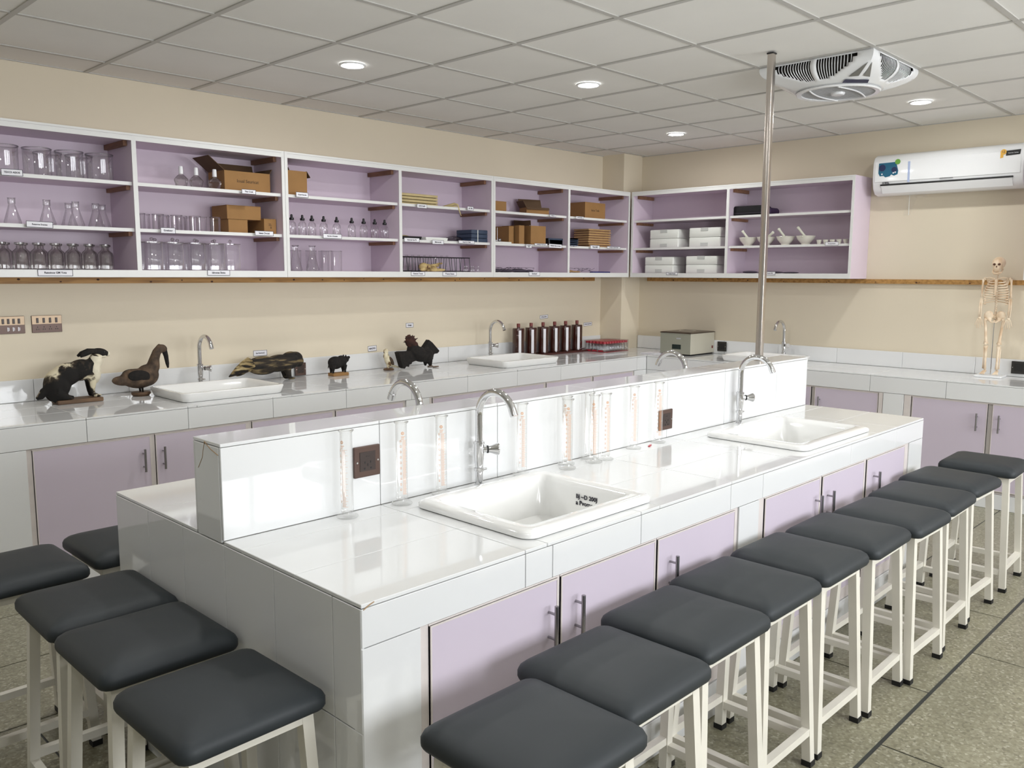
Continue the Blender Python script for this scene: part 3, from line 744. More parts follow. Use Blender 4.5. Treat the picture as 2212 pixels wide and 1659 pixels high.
bm = BM(); lathe(bm, [(0, .001), (.032, .001), (.0365, .006), (.0365, .078), (.032, .092), (.020, .103), (.0155, .108), (.0150, .122), (.0225, .126), (.0235, .131), (.0215, .135), (.010, .136), (0, .136)], 28); obj('bottle_wall', bm, m_glassd, t, 40)
bm = BM(); lathe(bm, [(0, .123), (.0145, .123), (.0145, .126), (.0235, .128), (.0235, .136), (0, .137)], 24); obj('flat_stopper', bm, m_glassd, t, 40)
place(t, [(1.272+.0825*k, 4.80, ZI0, 'squat clear reagent bottle with flat stopper, %s from the left in the front row' % ORD[k]) for k in range(7)]
      + [(1.232+.0825*k, 4.895, ZI0, 'squat clear reagent bottle, %s from the left in the back row' % ORD[k]) for k in range(8)], 1, 'reagent bottles on the bottom of the left cabinet')
t = thing('capped_bottle', '', 'bottle')
bm = BM(); lathe(bm, [(0, .001), (.026, .001), (.030, .006), (.039, .040), (.037, .048), (.020, .066), (.0125, .070), (.0125, .074)], 12); obj('bottle_wall', bm, m_glassd, t, 25)
bm = BM(); lathe(bm, [(0, .0745), (.0125, .0745), (.0125, .090), (.0115, .112), (.010, .117), (0, .118)], 20); obj('cap', bm, m_whitepl, t, 40)
place(t, [(x, 4.775, ZS1, 'faceted clear bottle with white cap, %s' % l) for x, l in ((2.197, 'leftmost of three'), (2.286, 'middle of three'), (2.398, 'right one beside the printed carton'))], 1, 'white capped bottles on the top shelf')
t = thing('beaker', '', 'beaker')
bm = BM(); lathe(bm, [(0, .001), (.026, .001), (.030, .006), (.0305, .083), (.033, .087), (.031, .0875)], 24); obj('beaker_wall', bm, m_glass, t, 40)
bm = BM(); lathe(bm, [(.0302, .083), (.0332, .086), (.0315, .0885), (.0302, .086)], 24); obj('rim', bm, m_glass, t, True)
bk = [(1.956, 4.79), (2.004, 4.84), (2.060, 4.79), (2.112, 4.84), (2.166, 4.79), (2.218, 4.84), (2.274, 4.79), (2.333, 4.83), (2.398, 4.79), (2.150, 4.92), (2.300, 4.92)]
place(t, [(x, y, ZS2, 'small clear beaker, %s from the left in the cluster above the square jars' % ORD[k]) for k, (x, y) in enumerate(bk)], 1, 'beakers on the middle shelf')
t = thing('square_jar', '', 'glass jar')
bm = BM(); w = .043; loops(bm, [rr_loop(-i, i, -i, i, .006, z, 2) for i, z in ((w-.004, .001), (w, .005), (w, .150), (w+.001, .152))], cap1=False); obj('jar_wall', bm, m_glass, t, 30)
bm = BM(); loops(bm, [rr_loop(-i, i, -i, i, .006, z, 2) for i, z in ((w+.003, .153), (w+.003, .158))]); obj('lid_plate', bm, m_glassd, t, 30)
bm = BM(); lathe(bm, [(.004, .158), (.005, .166), (.010, .172), (.010, .178), (.004, .182), (0, .182)], 14); obj('lid_knob', bm, m_glassd, t, 40)
sj = [2.018, 2.137, 2.268, 2.388, 2.486]
place(t, [(x, 4.79, ZI0, 'tall square glass jar with a knobbed lid, %s from the left in front' % ORD[k]) for k, x in enumerate(sj)]
      + [(x-.052, 4.905, ZI0, 'tall square glass jar standing behind the %s front jar' % ORD[k]) for k, x in enumerate(sj) if k < 5], 0, 'square specimen jars')
t = thing('dropper_bottle', '', 'bottle')
bm = BM(); lathe(bm, [(0, .001), (.023, .001), (.0262, .005), (.0262, .066), (.023, .080), (.011, .091), (.010, .096)], 24); obj('bottle_wall', bm, m_glass, t, 40)
bm = BM(); lathe(bm, [(0, .0962), (.0135, .0962), (.0145, .098), (.0145, .110), (.0085, .112), (.0075, .122), (.0075, .128), (.004, .132), (0, .132)], 20); obj('dropper_cap', bm, m_blackgl, t, 40)
bm = BM(); tube(bm, [(0, 0, .02), (0, 0, .095)], .0025, 8); obj('pipette', bm, m_glass, t)
dx = [2.908, 2.985, 3.055, 3.143, 3.243, 3.362, 3.459, 3.551, 3.635]
place(t, [(x, 4.79, ZS2, 'clear dropper bottle with a black rubber cap, %s from the left' % ORD[k]) for k, x in enumerate(dx)], 0, 'dropper bottles on the middle shelf')
t = thing('tall_flask', '', 'flask')
bm = BM(); lathe(bm, [(0, .001), (.036, .001), (.042, .006), (.041, .014), (.019, .105), (.0165, .118), (.0165, .156), (.0225, .161), (.021, .162)], 28); obj('flask_wall', bm, m_glass, t, 40)
bm = BM(); lathe(bm, [(.0165, .154), (.0225, .158), (.0232, .162), (.0175, .163)], 24); obj('rim', bm, m_glass, t, 40)
place(t, [(2.928, 4.79, ZI0, 'tall narrow necked flask at the left of the bottom shelf beside the divider'), (3.052, 4.79, ZI0, 'tall narrow necked flask just left of the tumblers')], 0, 'tall flasks on the bottom shelf')
t = thing('glass_tumbler', '', 'beaker')
bm = BM(); lathe(bm, [(0, .001), (.030, .001), (.033, .005), (.0345, .130), (.0355, .132)], 24); obj('tumbler_wall', bm, m_glass, t, 40)
bm = BM(); lathe(bm, [(.0342, .129), (.0362, .131), (.0355, .134), (.034, .132)], 24); obj('rim', bm, m_glass, t, 40)
place(t, [(x, y, ZI0, 'straight clear tumbler, %s' % l) for x, y, l in ((3.165, 4.80, 'left of the pair on the bottom shelf'), (3.244, 4.80, 'right end of the row on the bottom shelf'), (3.100, 4.88, 'half hidden behind the right tall flask'), (2.985, 4.88, 'in the back between the two tall flasks'), (3.195, 4.875, 'in the back row of the bottom shelf'))], 0, 'tumblers on the bottom shelf')

# ================================================================= BOXES AND ODDMENTS ON THE SHELVES
def carton(label, x0, x1, y0, y1, z, h, flaps=None, print_=None, m=None, rotz=0, d='y', psz=.02, px=0):
    t = thing('carton', label, 'box', ((x0+x1)/2, (y0+y1)/2, z), math.radians(rotz))
    a, b = (x1-x0)/2, (y1-y0)/2; m = m or m_card
    if flaps:
        bm = BM(); box(bm, -a, a, -b, b, 0, .004)
        for q in ((-a, a, -b, -b+.004), (-a, a, b-.004, b), (-a, -a+.004, -b+.004, b-.004), (a-.004, a, -b+.004, b-.004)): box(bm, *q, .004, h)
        obj('box_body', bm, m, t)
        for f in flaps:
            side, L, ang = f; bm = BM(); r = math.radians(ang)
            if side == 'l': p, q, wd, up = (-a, 0, h+.002), (-a-L*math.cos(r), 0, h+.002+L*math.sin(r)), 2*b, (0, 1, 0)
            if side == 'r': p, q, wd, up = (a, 0, h+.002), (a+L*math.cos(r), 0, h+.002+L*math.sin(r)), 2*b, (0, 1, 0)
            if side == 'b': p, q, wd, up = (0, b, h+.002), (0, b+L*math.cos(r), h+.002+L*math.sin(r)), 2*a, (1, 0, 0)
            if side == 'f': p, q, wd, up = (0, -b, h+.002), (0, -b-L*math.cos(r), h+.002+L*math.sin(r)), 2*a, (1, 0, 0)
            p, q = Vector(p), Vector(q); bar(bm, p, q, .003, wd, up=up) if side in 'xx' else None
            v = Vector(up)*wd/2; nrm = (q-p).cross(Vector(up)).normalized()*.0015
            vs = [bm.verts.new(e+s*v+r2*nrm) for e in (p, q) for s, r2 in ((-1,-1),(1,-1),(1,1),(-1,1))]
            for g in ((3,2,1,0),(4,5,6,7),(0,1,5,4),(1,2,6,5),(2,3,7,6),(3,0,4,7)): bm.faces.new([vs[i] for i in g])
            obj('flap', bm, m_cardd, t)
    else:
        obj('box_body', bx(-a, a, -b, b, 0, h-.003, bev=.001, seg=1), m, t)
        obj('lid_flap', bx(-a, -.001, -b, b, h-.0028, h), m, t); obj('lid_flap', bx(.001, a, -b, b, h-.0028, h), m, t)
    if print_: text('printed_lettering', print_, psz, m_cardd, t, (px, -b-.0006, h*.52), PI/2, depth=.0003, bold=.0004)
    return t
carton('open printed carton with raised dark flaps on the top shelf', 2.452, 2.748, 4.76, 4.96, ZS1, .118, [('l', .12, 38), ('b', .062, 75), ('r', .03, 60)], 'Ioual Seuricat', psz=.026)
carton('brown carton lying across the top of the small carton stack', 2.470, 2.690, 4.78, 4.97, ZS2+.0825, .082)
carton('small brown carton at the bottom left of the stack', 2.476, 2.600, 4.78, 4.97, ZS2, .081)
carton('small carton with hand lettering in front of the stack', 2.690, 2.772, 4.745, 4.965, ZS2, .092, print_='22.\n  B', psz=.018)
carton('open carton beside the divider behind the first dropper bottles', 2.832, 2.995, 4.74, 4.93, ZS1, .152, [('b', .05, 60), ('r', .045, -55)], None)
carton('small closed carton beside the divider at the left of its shelf', 4.612, 4.820, 4.78, 4.95, ZS1, .083)
carton('open carton standing askew with flaps pulled up', 5.09, 5.30, 4.77, 4.89, ZS1, .055, [('b', .08, 70), ('l', .06, 60), ('f', .02, -60)], rotz=-18)
carton('narrow tall carton, leftmost of the four upright ones', 4.870, 4.925, 4.80, 4.96, ZS2, .142)
carton('narrow tall carton beside the tall open carton', 4.945, 5.005, 4.76, 4.955, ZS2, .150)
carton('tall open carton in the middle of its shelf', 5.075, 5.245, 4.745, 4.94, ZS2, .152, [('b', .05, 80), ('l', .04, 85)], None, rotz=-3)
carton('largest carton in the cabinet next to the corner', 5.765, 6.045, 4.76, 4.96, ZS1, .140, None, 'Iarae Tada', psz=.026)
# slats, trays
t = thing('bamboo_slat_bundle', 'bundle of pale bamboo slats lying beside the divider', 'slats', (3.93, 4.83, ZS1))
for k in range(4):
    obj('slat', bx(-.228, .182, -.05, .07, k*.0215, k*.0215+.0175, bev=.002, seg=1), m_slat, t)
    obj('gap_fill', bx(-.22, .175, -.035, .06, k*.0215+.0176, k*.0215+.0214), m_void, t) if k < 3 else None  # dark filler puts shade into the gaps between the slats
t = thing('yellow_strap', 'yellowed strap hanging over the shelf edge right of the slats', 'strap', (4.19, 4.72, ZS1))
bm = BM(); tube(bm, [(-.04, .06, .003), (0, .03, .012), (.03, .0, .026), (.038, -.026, .020), (.045, -.034, -.02), (.062, -.036, -.058)], [.006, .012, .010, .006, .005, .003], 8)
tube(bm, [(-.04, .03, .003), (0, .005, .006), (.036, -.02, .010)], .005, 8); obj('strap_loop', bm, m_slat, t, True)
t = thing('black_tray', 'black tray with a crumpled cream bag on it beside the divider', 'tray', (3.845, 4.84, ZS2))
bm = BM(); loops(bm, [rr_loop(-i*1.0, i*1.0, -.085*s, .085*s, .01, z) for i, s, z in ((.085, 1, .0005), (.095, 1.05, .026), (.090, 1.0, .026), (.081, .92, .005))]); obj('tray_shell', bm, m_blackgl, t, 40)
bm = BM(); ell(bm, (-.05, 0, .026), (.04, .05, .014)); ell(bm, (.0, .01, .026), (.05, .04, .012)); ell(bm, (-.04, .02, .042), (.016, .02, .012)); fuse('crumpled_bag', bm, m_slat, t, .005, 2)
t = thing('white_tray', 'flat white tray on the middle shelf beside the black tray', 'tray', (4.043, 4.81, ZS2))
bm = BM(); loops(bm, [rr_loop(-i, i, -.10, .10, .008, z) for i, z in ((.10, .0005), (.106, .018), (.103, .021), (.096, .021))]); obj('tray_shell', bm, m_foam, t, 40)
obj('lid_sheet', bx(-.095, .095, -.09, .09, .0212, .0232), m_paper, t)
t = thing('plastic_bag', 'crumpled clear grey bag between the white tray and the slate blue box', 'bag', (4.275, 4.83, ZS2))
bm = BM(); ell(bm, (-.05, 0, .018), (.075, .06, .017)); ell(bm, (.045, .01, .024), (.07, .06, .022)); o = fuse('bag_skin', bm, glass_mat('grey_film', (.62, .6, .62), .4, .7), t, .006, 3)
t = thing('slide_box', 'slate blue ribbed plastic box at the right end of its shelf', 'box', (4.475, 4.80, ZS2))
for k in range(3): obj('drawer', bx(-.09, .09, -.085, .085, .001+k*.031, .030+k*.031, bev=.003, seg=1), m_bluebx, t)
obj('corner_strip', bx(-.030, -.024, -.0875, -.0855, .001, .092), m_foam, t)
# black test tube rack with glass tubes, skull in front
t = thing('test_tube_rack', 'long black wire rack on the bottom shelf behind the skull', 'rack', (4.08, 4.84, ZI0))
bm = BM()
for y in (-.045, .045):
    for z in (.006, .106): tube(bm, [(-.36, y, z), (.36, y, z)], .0036, 6)
for x in (-.36, .36): 
    for z in (.006, .106): tube(bm, [(x, -.045, z), (x, .045, z)], .0036, 6)
obj('frame_rail', bm, m_blackgl, t)
for k in range(15):
    x = -.355+.0507*k
    bm = BM(); tube(bm, [(x, -.045, .106), (x+random.uniform(-.014, .014), -.045, .006)], .0026, 6); tube(bm, [(x, .045, .106), (x+random.uniform(-.014, .014), .045, .006)], .0026, 6); obj('wire_strut', bm, m_blackgl, t)
tt = thing('test_tube', '', 'tube'); bm = BM(); lathe(bm, [(0, .001), (.006, .004), (.008, .010), (.008, .118), (.0092, .120)], 14); obj('tube_wall', bm, m_glass, tt, True)
place(tt, [(3.76+.055*k, 4.845, ZI0+.002, 'clear test tube, %s from the left inside the black rack' % ORD[k]) for k in range(10)], 0, 'test tubes in the black rack')
t = thing('animal_skull', 'yellowed animal skull lying in front of the black rack', 'skull', (4.02, 4.735, ZI0))
bm = BM()
for c, r in (((-.085, 0, .036), (.040, .034, .030)), ((-.045, .0, .034), (.04, .028, .024)), ((.0, 0, .024), (.045, .020, .016)), ((.06, 0, .014), (.065, .014, .012)), ((.03, .012, .044), (.045, .008, .010)), ((-.10, -.014, .016), (.03, .018, .014)), ((-.02, -.012, .010), (.11, .010, .009)), ((.075, .01, .06), (.03, .006, .008))): ell(bm, c, r)
tube(bm, [(-.03, .01, .045), (.03, .012, .052), (.10, .01, .064)], [.008, .007, .006], 8)
fuse('cranium', bm, ramp_mat('yellow_bone', [(.35, rgb(120, 96, 56)), (.6, rgb(196, 172, 118))], scale=18, rough=.6), t, .004, 2)
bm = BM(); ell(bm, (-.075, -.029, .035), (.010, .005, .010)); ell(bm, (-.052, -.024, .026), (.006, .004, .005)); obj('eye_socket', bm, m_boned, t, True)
v = thing('glass_vial', '', 'vial'); bm = BM(); lathe(bm, [(0, .001), (.010, .001), (.011, .004), (.011, .030), (.008, .036), (.008, .044)], 14); obj('vial_wall', bm, m_glass, v, True)
place(v, [(4.36+.034*k, 4.76+.02*(k % 2), ZI0, 'small clear vial at the right end of the rack shelf, %s from the left' % ORD[k]) for k in range(5)], 0, 'small vials beside the rack')
# fifth bay
t = thing('lab_balance', 'small white instrument with a thin upright rod', 'instrument', (4.74, 4.79, ZS2))
obj('base_plate', bx(-.10, .10, -.05, .05, .0, .014, bev=.003), m_foam, t)
bm = BM(); tube(bm, [(-.01, 0, .014), (-.01, 0, .122)], .0022, 8); obj('upright_rod', bm, m_dsteel, t)
bm = BM(); ell(bm, (.015, 0, .028), (.018, .014, .014)); ell(bm, (-.03, 0, .022), (.014, .014, .010)); obj('clamp', bm, m_dsteel, t, True)
t = thing('black_basket', 'low black tray at the right end of the cartons', 'tray', (5.36, 4.80, ZS2))
bm = BM(); loops(bm, [rr_loop(-i, i, -.07, .07, .01, z) for i, z in ((.085, .001), (.098, .058), (.094, .058), (.080, .006))]); obj('tray_shell', bm, m_blackgl, t, 40)
bm = BM(); box(bm, -.10, .10, -.073, -.0715, .045, .058); obj('rim_band', bm, m_bluebx, t)
t = thing('black_basket', 'small ribbed black tray beside the divider next to the tan trays', 'tray', (5.570, 4.79, ZS2))
bm = BM(); loops(bm, [rr_loop(-i, i, -.07, .07, .01, z) for i, z in ((.058, .001), (.068, .066), (.064, .066), (.054, .006))]); obj('tray_shell', bm, m_blackgl, t, 40)
bm = BM()
for k in range(4): box(bm, -.062, .062, -.0725, -.071, .006+k*.014, .012+k*.014)
obj('rib', bm, m_bluebx, t)['kind'] = 'stuff'
def heap(name, lab, cat, loc, lumps, m, vox=.006, wires=0):
    t = thing(name, lab, cat, loc); bm = BM()
    for c, r in lumps: ell(bm, c, r)
    fuse('bundle', bm, m, t, vox, 2)
    if wires:
        bm = BM()
        for k in range(wires):
            x = random.uniform(-.2, .1); pts = [(x+.04*j, random.uniform(-.05, .03), .012+.03*abs(math.sin(j*1.1+k))) for j in range(6)]; tube(bm, pts, .0013, 5)
        obj('loose_cord', bm, m_netm, t)['kind'] = 'stuff'
    return t
heap('dark_net', 'low heap of dark netting on the bottom shelf', 'net', (4.92, 4.80, ZI0), [((-.22, 0, .014), (.08, .06, .016)), ((-.08, .01, .012), (.10, .06, .013)), ((.06, 0, .014), (.09, .05, .016)), ((.18, .02, .010), (.07, .05, .012))], m_netm, wires=7)
t = thing('tray_stack', 'stack of tan slotted wooden trays next to the corner', 'trays', (5.965, 4.83, ZS2))
for k in range(8):
    o = random.uniform(-.006, .006)
    obj('wooden_tray', bx(-.145+o, .165+o, -.07, .10, k*.0206, k*.0206+.0135, bev=.001, seg=1), m_tan, t)
    if k < 7: obj('gap_fill', bx(-.13+o, .15+o, -.062, .09, k*.0206+.0136, (k+1)*.0206-.0001), m_wood2, t)
heap('brown_cord_coil', 'coil of brown cord at the left of the lowest corner shelf', 'cord', (5.66, 4.79, ZI0), [((-.08, 0, .012), (.07, .04, .013)), ((.02, 0, .008), (.07, .03, .008))], m_tan, wires=4)
t = thing('blue_rod_bundle', 'short dark blue rods lying on the lowest corner shelf', 'rods', (6.03, 4.77, ZI0))
for k in range(3):
    bm = BM(); tube(bm, [(-.14, k*.012, .006), (.11+.01*k, k*.012, .006)], .0055, 8); obj('rod', bm, mat('blue_plastic', rgb(40, 44, 110), .4) if k == 0 else bpy.data.materials['blue_plastic'], t)
t = thing('black_clip', 'small black clip on the divider above the corner shelf', 'clip', (5.4625, 4.74, ZI0+.085)); obj('clip_body', bx(-.0035, .006, -.012, .012, 0, .045, bev=.002), m_blackgl, t)
# right wall cabinet
def foam(lab, ya, yb, z, h, top):
    t = thing('foam_box', lab, 'box', (6.45, (ya+yb)/2, z), group='white foam boxes'); b = (yb-ya)/2
    bm = BM(); loops(bm, [rr_loop(-.10+i, .10-i, -b+i, b-i, .012, zz) for i, zz in ((.002, .0004), (0, .003), (0, h-.006), (.004, h-.001))]); obj('box_body', bm, m_foam, t, 40)
    zc = h-.028 if top else .006; obj('thumb_tab', bx(-.104, -.0995, -.036, .036, zc, zc+.028, bev=.0015), m_foamg, t)
    return t
for ya, yb, z, h, n in ((4.190, 4.492, ZS2, .078, 'left stack on the middle shelf'), (3.778, 4.084, ZS2, .080, 'right stack on the middle shelf'), (4.235, 4.540, ZI0, .071, 'left stack on the bottom shelf'), (3.802, 4.110, ZI0, .073, 'right stack on the bottom shelf')):
    foam('lower white foam box of the '+n, ya, yb, z+.0004, h, False); foam('upper white foam box of the '+n, ya, yb, z+h+.001, h, True)
t = thing('black_case', 'long black soft case on the top shelf left of the steel pole', 'case', (6.45, 3.56, ZS1))
bm = BM(); loops(bm, [rr_loop(-.08+i, .08-i, -.15+i, .15-i, .03, z) for i, z in ((.01, .001), (0, .010), (0, .066), (.012, .080))]); obj('case_body', bm, mat('black_fabric', rgb(16, 16, 18), .9), t, True)
obj('lid_seam', bx(-.0805, .0805, -.1505, .1505, .020, .023), m_netm, t)
t = thing('purple_roll', 'dark purple roll end lying against the right of the black case', 'roll', (6.44, 3.375, ZS1))
bm = BM(); tube(bm, [(-.06, 0, .030), (.08, 0, .030)], .029, 20); obj('roll_body', bm, mat('purple_cloth', rgb(54, 34, 66), .8), t, 40); bm = BM(); tube(bm, [(-.063, 0, .030), (-.060, 0, .030)], .012, 14); obj('roll_core', bm, m_black, t)
t = thing('dark_bracket', 'small dark square bracket on the right inner side of the cabinet', 'bracket', (6.37, 2.668, 2.034))
bm = BM()
for q in ((-.028, .028, 0, .008), (-.028, .028, .048, .056), (-.028, -.020, .008, .048), (.020, .028, .008, .048)): box(bm, q[0], q[1], -.009, .012, q[2], q[3], bev=.002)
obj('bracket_ring', bm, m_blackgl, t)
def mortar():
    t = thing('mortar', '', 'mortar')
    bm = BM(); lathe(bm, [(0, .001), (.030, .001), (.034, .004), (.033, .010), (.044, .020), (.062, .042), (.070, .062), (.073, .068), (.070, .070), (.064, .064), (.050, .036), (.030, .018), (0, .014)], 32); obj('bowl', bm, m_mortar, t, 50)
    bm = BM(); box(bm, -.082, -.062, -.012, .012, .060, .068, bev=.003); obj('pouring_lip', bm, m_mortar, t)
    return t
m0 = mortar(); ms = [(3.560, 'leftmost'), (3.400, 'second from the left, behind the steel pole'), (3.230, 'third from the left'), (3.062, 'rightmost')]
for k, (y, l) in enumerate(ms):
    if k == 0: m0.location = (6.42, y, ZS2); m0['label'] = 'white porcelain mortar bowl, '+l; m0['group'] = 'porcelain mortars'
    else: dup(m0, (6.42, y, ZS2), 0, 'white porcelain mortar bowl, '+l, 'porcelain mortars')
    t = thing('pestle', 'white porcelain pestle leaning in the mortar, '+l, 'pestle', (6.42, y, ZS2+.030), group='porcelain pestles')
    e = Vector((-.02, (.045, -.075, .055, .062)[k], (.096, .078, .104, .112)[k])); bm = BM(); s0 = Vector((0, (-.02, .02, -.015, -.015)[k], .008)); tube(bm, [s0, s0+(e-s0)*.25, s0+(e-s0)*.8, e-(e-s0)*.04, e], [.013, .010, .009, .012, .008], 14); obj('handle', bm, m_mortar, t, True)
    bm = BM(); ell(bm, s0, (.016, .016, .013)); obj('head', bm, m_mortar, t, True)
cr = thing('crucible', '', 'crucible'); bm = BM(); lathe(bm, [(0, .001), (.012, .001), (.020, .030), (.021, .032), (.019, .031), (.011, .004), (0, .004)], 18); obj('cup', bm, m_mortar, cr, 50)
bm = BM(); lathe(bm, [(0, .036), (.019, .034), (.021, .0325), (0, .0325)], 18); obj('lid', bm, m_mortar, cr, 50)
place(cr, [(6.36, 2.925-.052*k, ZS2, 'tiny white crucible above the rightmost card, %s from the left' % ORD[k]) for k in range(5)], 0, 'small crucibles')
heap('dark_cord_heap', 'flat dark bundle of cords along the bottom of the right wall cabinet', 'cord', (6.42, 3.35, ZI0), [((0, .18, .010), (.05, .07, .011)), ((0, .0, .008), (.05, .12, .010)), ((0, -.17, .006), (.04, .08, .007))], m_netm)

# ================================================================= THINGS ON THE BACK COUNTER
# stuffed rabbit on a board
Z = ZT
t = thing('stuffed_rabbit', 'black and cream stuffed rabbit on a wooden board at the far left', 'taxidermy', (1.57, 4.79, Z+.0005))
obj('display_board', bx(-.105, .125, -.055, .045, 0, .022, bev=.004), m_plinth, t)
bm = BM()
for c, r, a in (((-.085, 0, .105), (.068, .058, .085), 10), ((-.040, 0, .150), (.085, .055, .062), -18), ((.035, 0, .170), (.075, .050, .058), -8), ((.085, 0, .165), (.045, .040, .065), 0), ((.105, 0, .215), (.030, .028, .040), 20), ((-.090, -.02, .06), (.050, .030, .055), 0), ((-.090, .03, .06), (.050, .028, .055), 0)):
    ell(bm, c, r, rot('Y', a), 16)
for s in (-1, 1):
    tube(bm, [(.075, s*.022, .150), (.082, s*.024, .10), (.080, s*.024, .055), (.088, s*.026, .028)], [.026, .021, .013, .011], 10)
    ell(bm, (.100, s*.026, .030), (.028, .012, .009)); tube(bm, [(-.10, s*.03, .07), (-.06, s*.036, .035), (-.02, s*.036, .030)], [.034, .018, .011], 10)
tube(bm, [(-.145, 0, .075), (-.170, 0, .045), (-.190, 0, .036)], [.024, .018, .008], 10)
tube(bm, [(.10, 0, .19), (.115, 0, .235), (.135, 0, .250)], [.034, .028, .024], 12)
fuse('body', bm, m_fur, t, .005, 4)
bm = BM(); ell(bm, (.135, 0, .258), (.045, .026, .024), rot('Y', 8), 16); ell(bm, (.165, 0, .250), (.022, .018, .016)); fuse('head', bm, m_furb, t, .004, 3)
bm = BM(); ell(bm, (.178, 0, .248), (.014, .015, .014)); ell(bm, (.150, 0, .238), (.024, .017, .012)); obj('muzzle', bm, m_furc, t, True)
for s in (-1, 1):
    bm = BM(); tube(bm, [(.115, s*.014, .270), (.085, s*.020, .268), (.050, s*.022, .255), (.030, s*.022, .243)], [.010, .014, .013, .006], 10); obj('ear', bm, m_furb, t, True)
    bm = BM(); ell(bm, (.152, s*.024, .262), (.005, .003, .005)); obj('eye', bm, m_blackgl, t, True)
bm = BM(); ell(bm, (.099, 0, .155), (.036, .047, .066), rot('Y', 0), 16); ell(bm, (.112, 0, .212), (.036, .036, .046)); ell(bm, (.125, 0, .240), (.030, .026, .016)); fuse('chest_fur', bm, m_furc, t, .005, 3)
# duck
t = thing('stuffed_duck', 'brown stuffed duck with a drooping dark bill beside the first raised sink', 'taxidermy', (1.92, 4.80, Z+.0005), math.radians(0))
bm = BM(); lathe(bm, [(0, 0), (.042, 0), (.052, .012), (.050, .022), (0, .022)], 20); obj('plinth', bm, m_plinth, t, 40)
bm = BM()
for c, r, a in (((-.015, 0, .098), (.095, .056, .056), 6), ((.040, 0, .112), (.064, .052, .062), -30), ((-.095, 0, .092), (.060, .036, .028), 4)): ell(bm, c, r, rot('Y', a), 16)
tube(bm, [(.05, 0, .12), (.078, 0, .165), (.086, 0, .205), (.100, 0, .240), (.122, 0, .262), (.140, 0, .255)], [.046, .036, .027, .024, .026, .021], 14)
ell(bm, (.134, 0, .258), (.028, .023, .023), rot('Y', 35), 16); tube(bm, [(-.10, 0, .092), (-.15, 0, .100)], [.020, .003], 8)
fuse('body', bm, m_duck, t, .005, 4)
bm = BM(); ell(bm, (-.02, -.044, .115), (.064, .014, .034), rot('Y', 6), 16); ell(bm, (-.02, .044, .115), (.064, .014, .034), rot('Y', 6), 16); obj('wing', bm, m_furb, t, True)
bm = BM(); tube(bm, [(.142, 0, .252), (.152, 0, .215), (.158, 0, .170), (.161, 0, .145)], [.016, .013, .010, .005], 12); obj('bill', bm, m_furb, t, True)
for s in (-1, 1):
    bm = BM(); tube(bm, [(.0, s*.018, .06), (.004, s*.018, .022)], [.008, .005], 8); obj('leg', bm, m_furb, t, True)
    bm = BM(); ell(bm, (.137, s*.0185, .262), (.004, .002, .004)); obj('eye', bm, m_black, t, True)
# badger-like animal
t = thing('stuffed_badger', 'long dark stuffed badger-like animal with a pale bushy tail', 'taxidermy', (2.83, 4.87, Z+.0005))
bm = BM()
for c, r, a in (((-.11, 0, .105), (.115, .054, .060), 2), ((.0, 0, .112), (.11, .052, .056), -3), ((.085, 0, .125), (.070, .050, .058), -10), ((.125, 0, .138), (.050, .040, .042), 10), ((.150, 0, .110), (.030, .030, .036), 40)): ell(bm, c, r, rot('Y', a), 16)
for s in (-1, 1):
    tube(bm, [(.055, s*.022, .11), (.052, s*.026, .06), (.062, s*.028, .014)], [.030, .022, .014], 10); ell(bm, (.078, s*.028, .010), (.028, .012, .009))
    tube(bm, [(-.16, s*.024, .10), (-.185, s*.028, .078), (-.16, s*.03, .070)], [.028, .022, .014], 10)
fuse('body', bm, m_mong, t, .005, 4)
bm = BM(); tube(bm, [(-.19, 0, .125), (-.235, 0, .105), (-.285, 0, .082), (-.345, 0, .050)], [.046, .040, .026, .004], 12); ell(bm, (-.25, 0, .085), (.06, .030, .026), rot('Y', -28)); fuse('tail', bm, m_tail, t, .005, 3)
bm = BM(); ell(bm, (.140, 0, .150), (.032, .026, .022), rot('Y', 20), 16); obj('forehead', bm, m_tail, t, True)
for s in (-1, 1):
    bm = BM(); ell(bm, (.110, s*.030, .160), (.012, .005, .012)); obj('ear', bm, m_furb, t, True)
bm = BM(); ell(bm, (.168, 0, .096), (.008, .010, .009)); obj('nose', bm, m_black, t, True)
# small hog on a plinth
t = thing('stuffed_hog', 'small dark stuffed hog standing on a little wooden plinth', 'taxidermy', (3.262, 4.835, Z+.0005))
obj('plinth', bx(-.062, .062, -.034, .034, 0, .020, bev=.002), m_card, t)
bm = BM()
for c, r, a in (((-.022, 0, .088), (.058, .034, .044), 6), ((.024, 0, .095), (.042, .032, .040), 0), ((.058, 0, .105), (.026, .022, .022), -10)): ell(bm, c, r, rot('Y', a), 16)
tube(bm, [(.06, 0, .108), (.085, 0, .118), (.092, 0, .120)], [.016, .010, .009], 10)
for x, s in ((-.052, -1), (-.046, 1), (.040, -1), (.046, 1)): tube(bm, [(x, s*.018, .07), (x*1.02, s*.018, .038), (x*1.06, s*.018, .020)], [.018, .009, .007], 8)
tube(bm, [(-.076, 0, .075), (-.082, 0, .052)], [.005, .004], 6)
fuse('body', bm, m_furb, t, .0035, 3)
for s in (-1, 1):
    bm = BM(); lathe(bm, [(.008, 0), (.006, .010), (0, .020)], 8, (.052, s*.014, .120)); obj('ear', bm, m_furb, t, True)
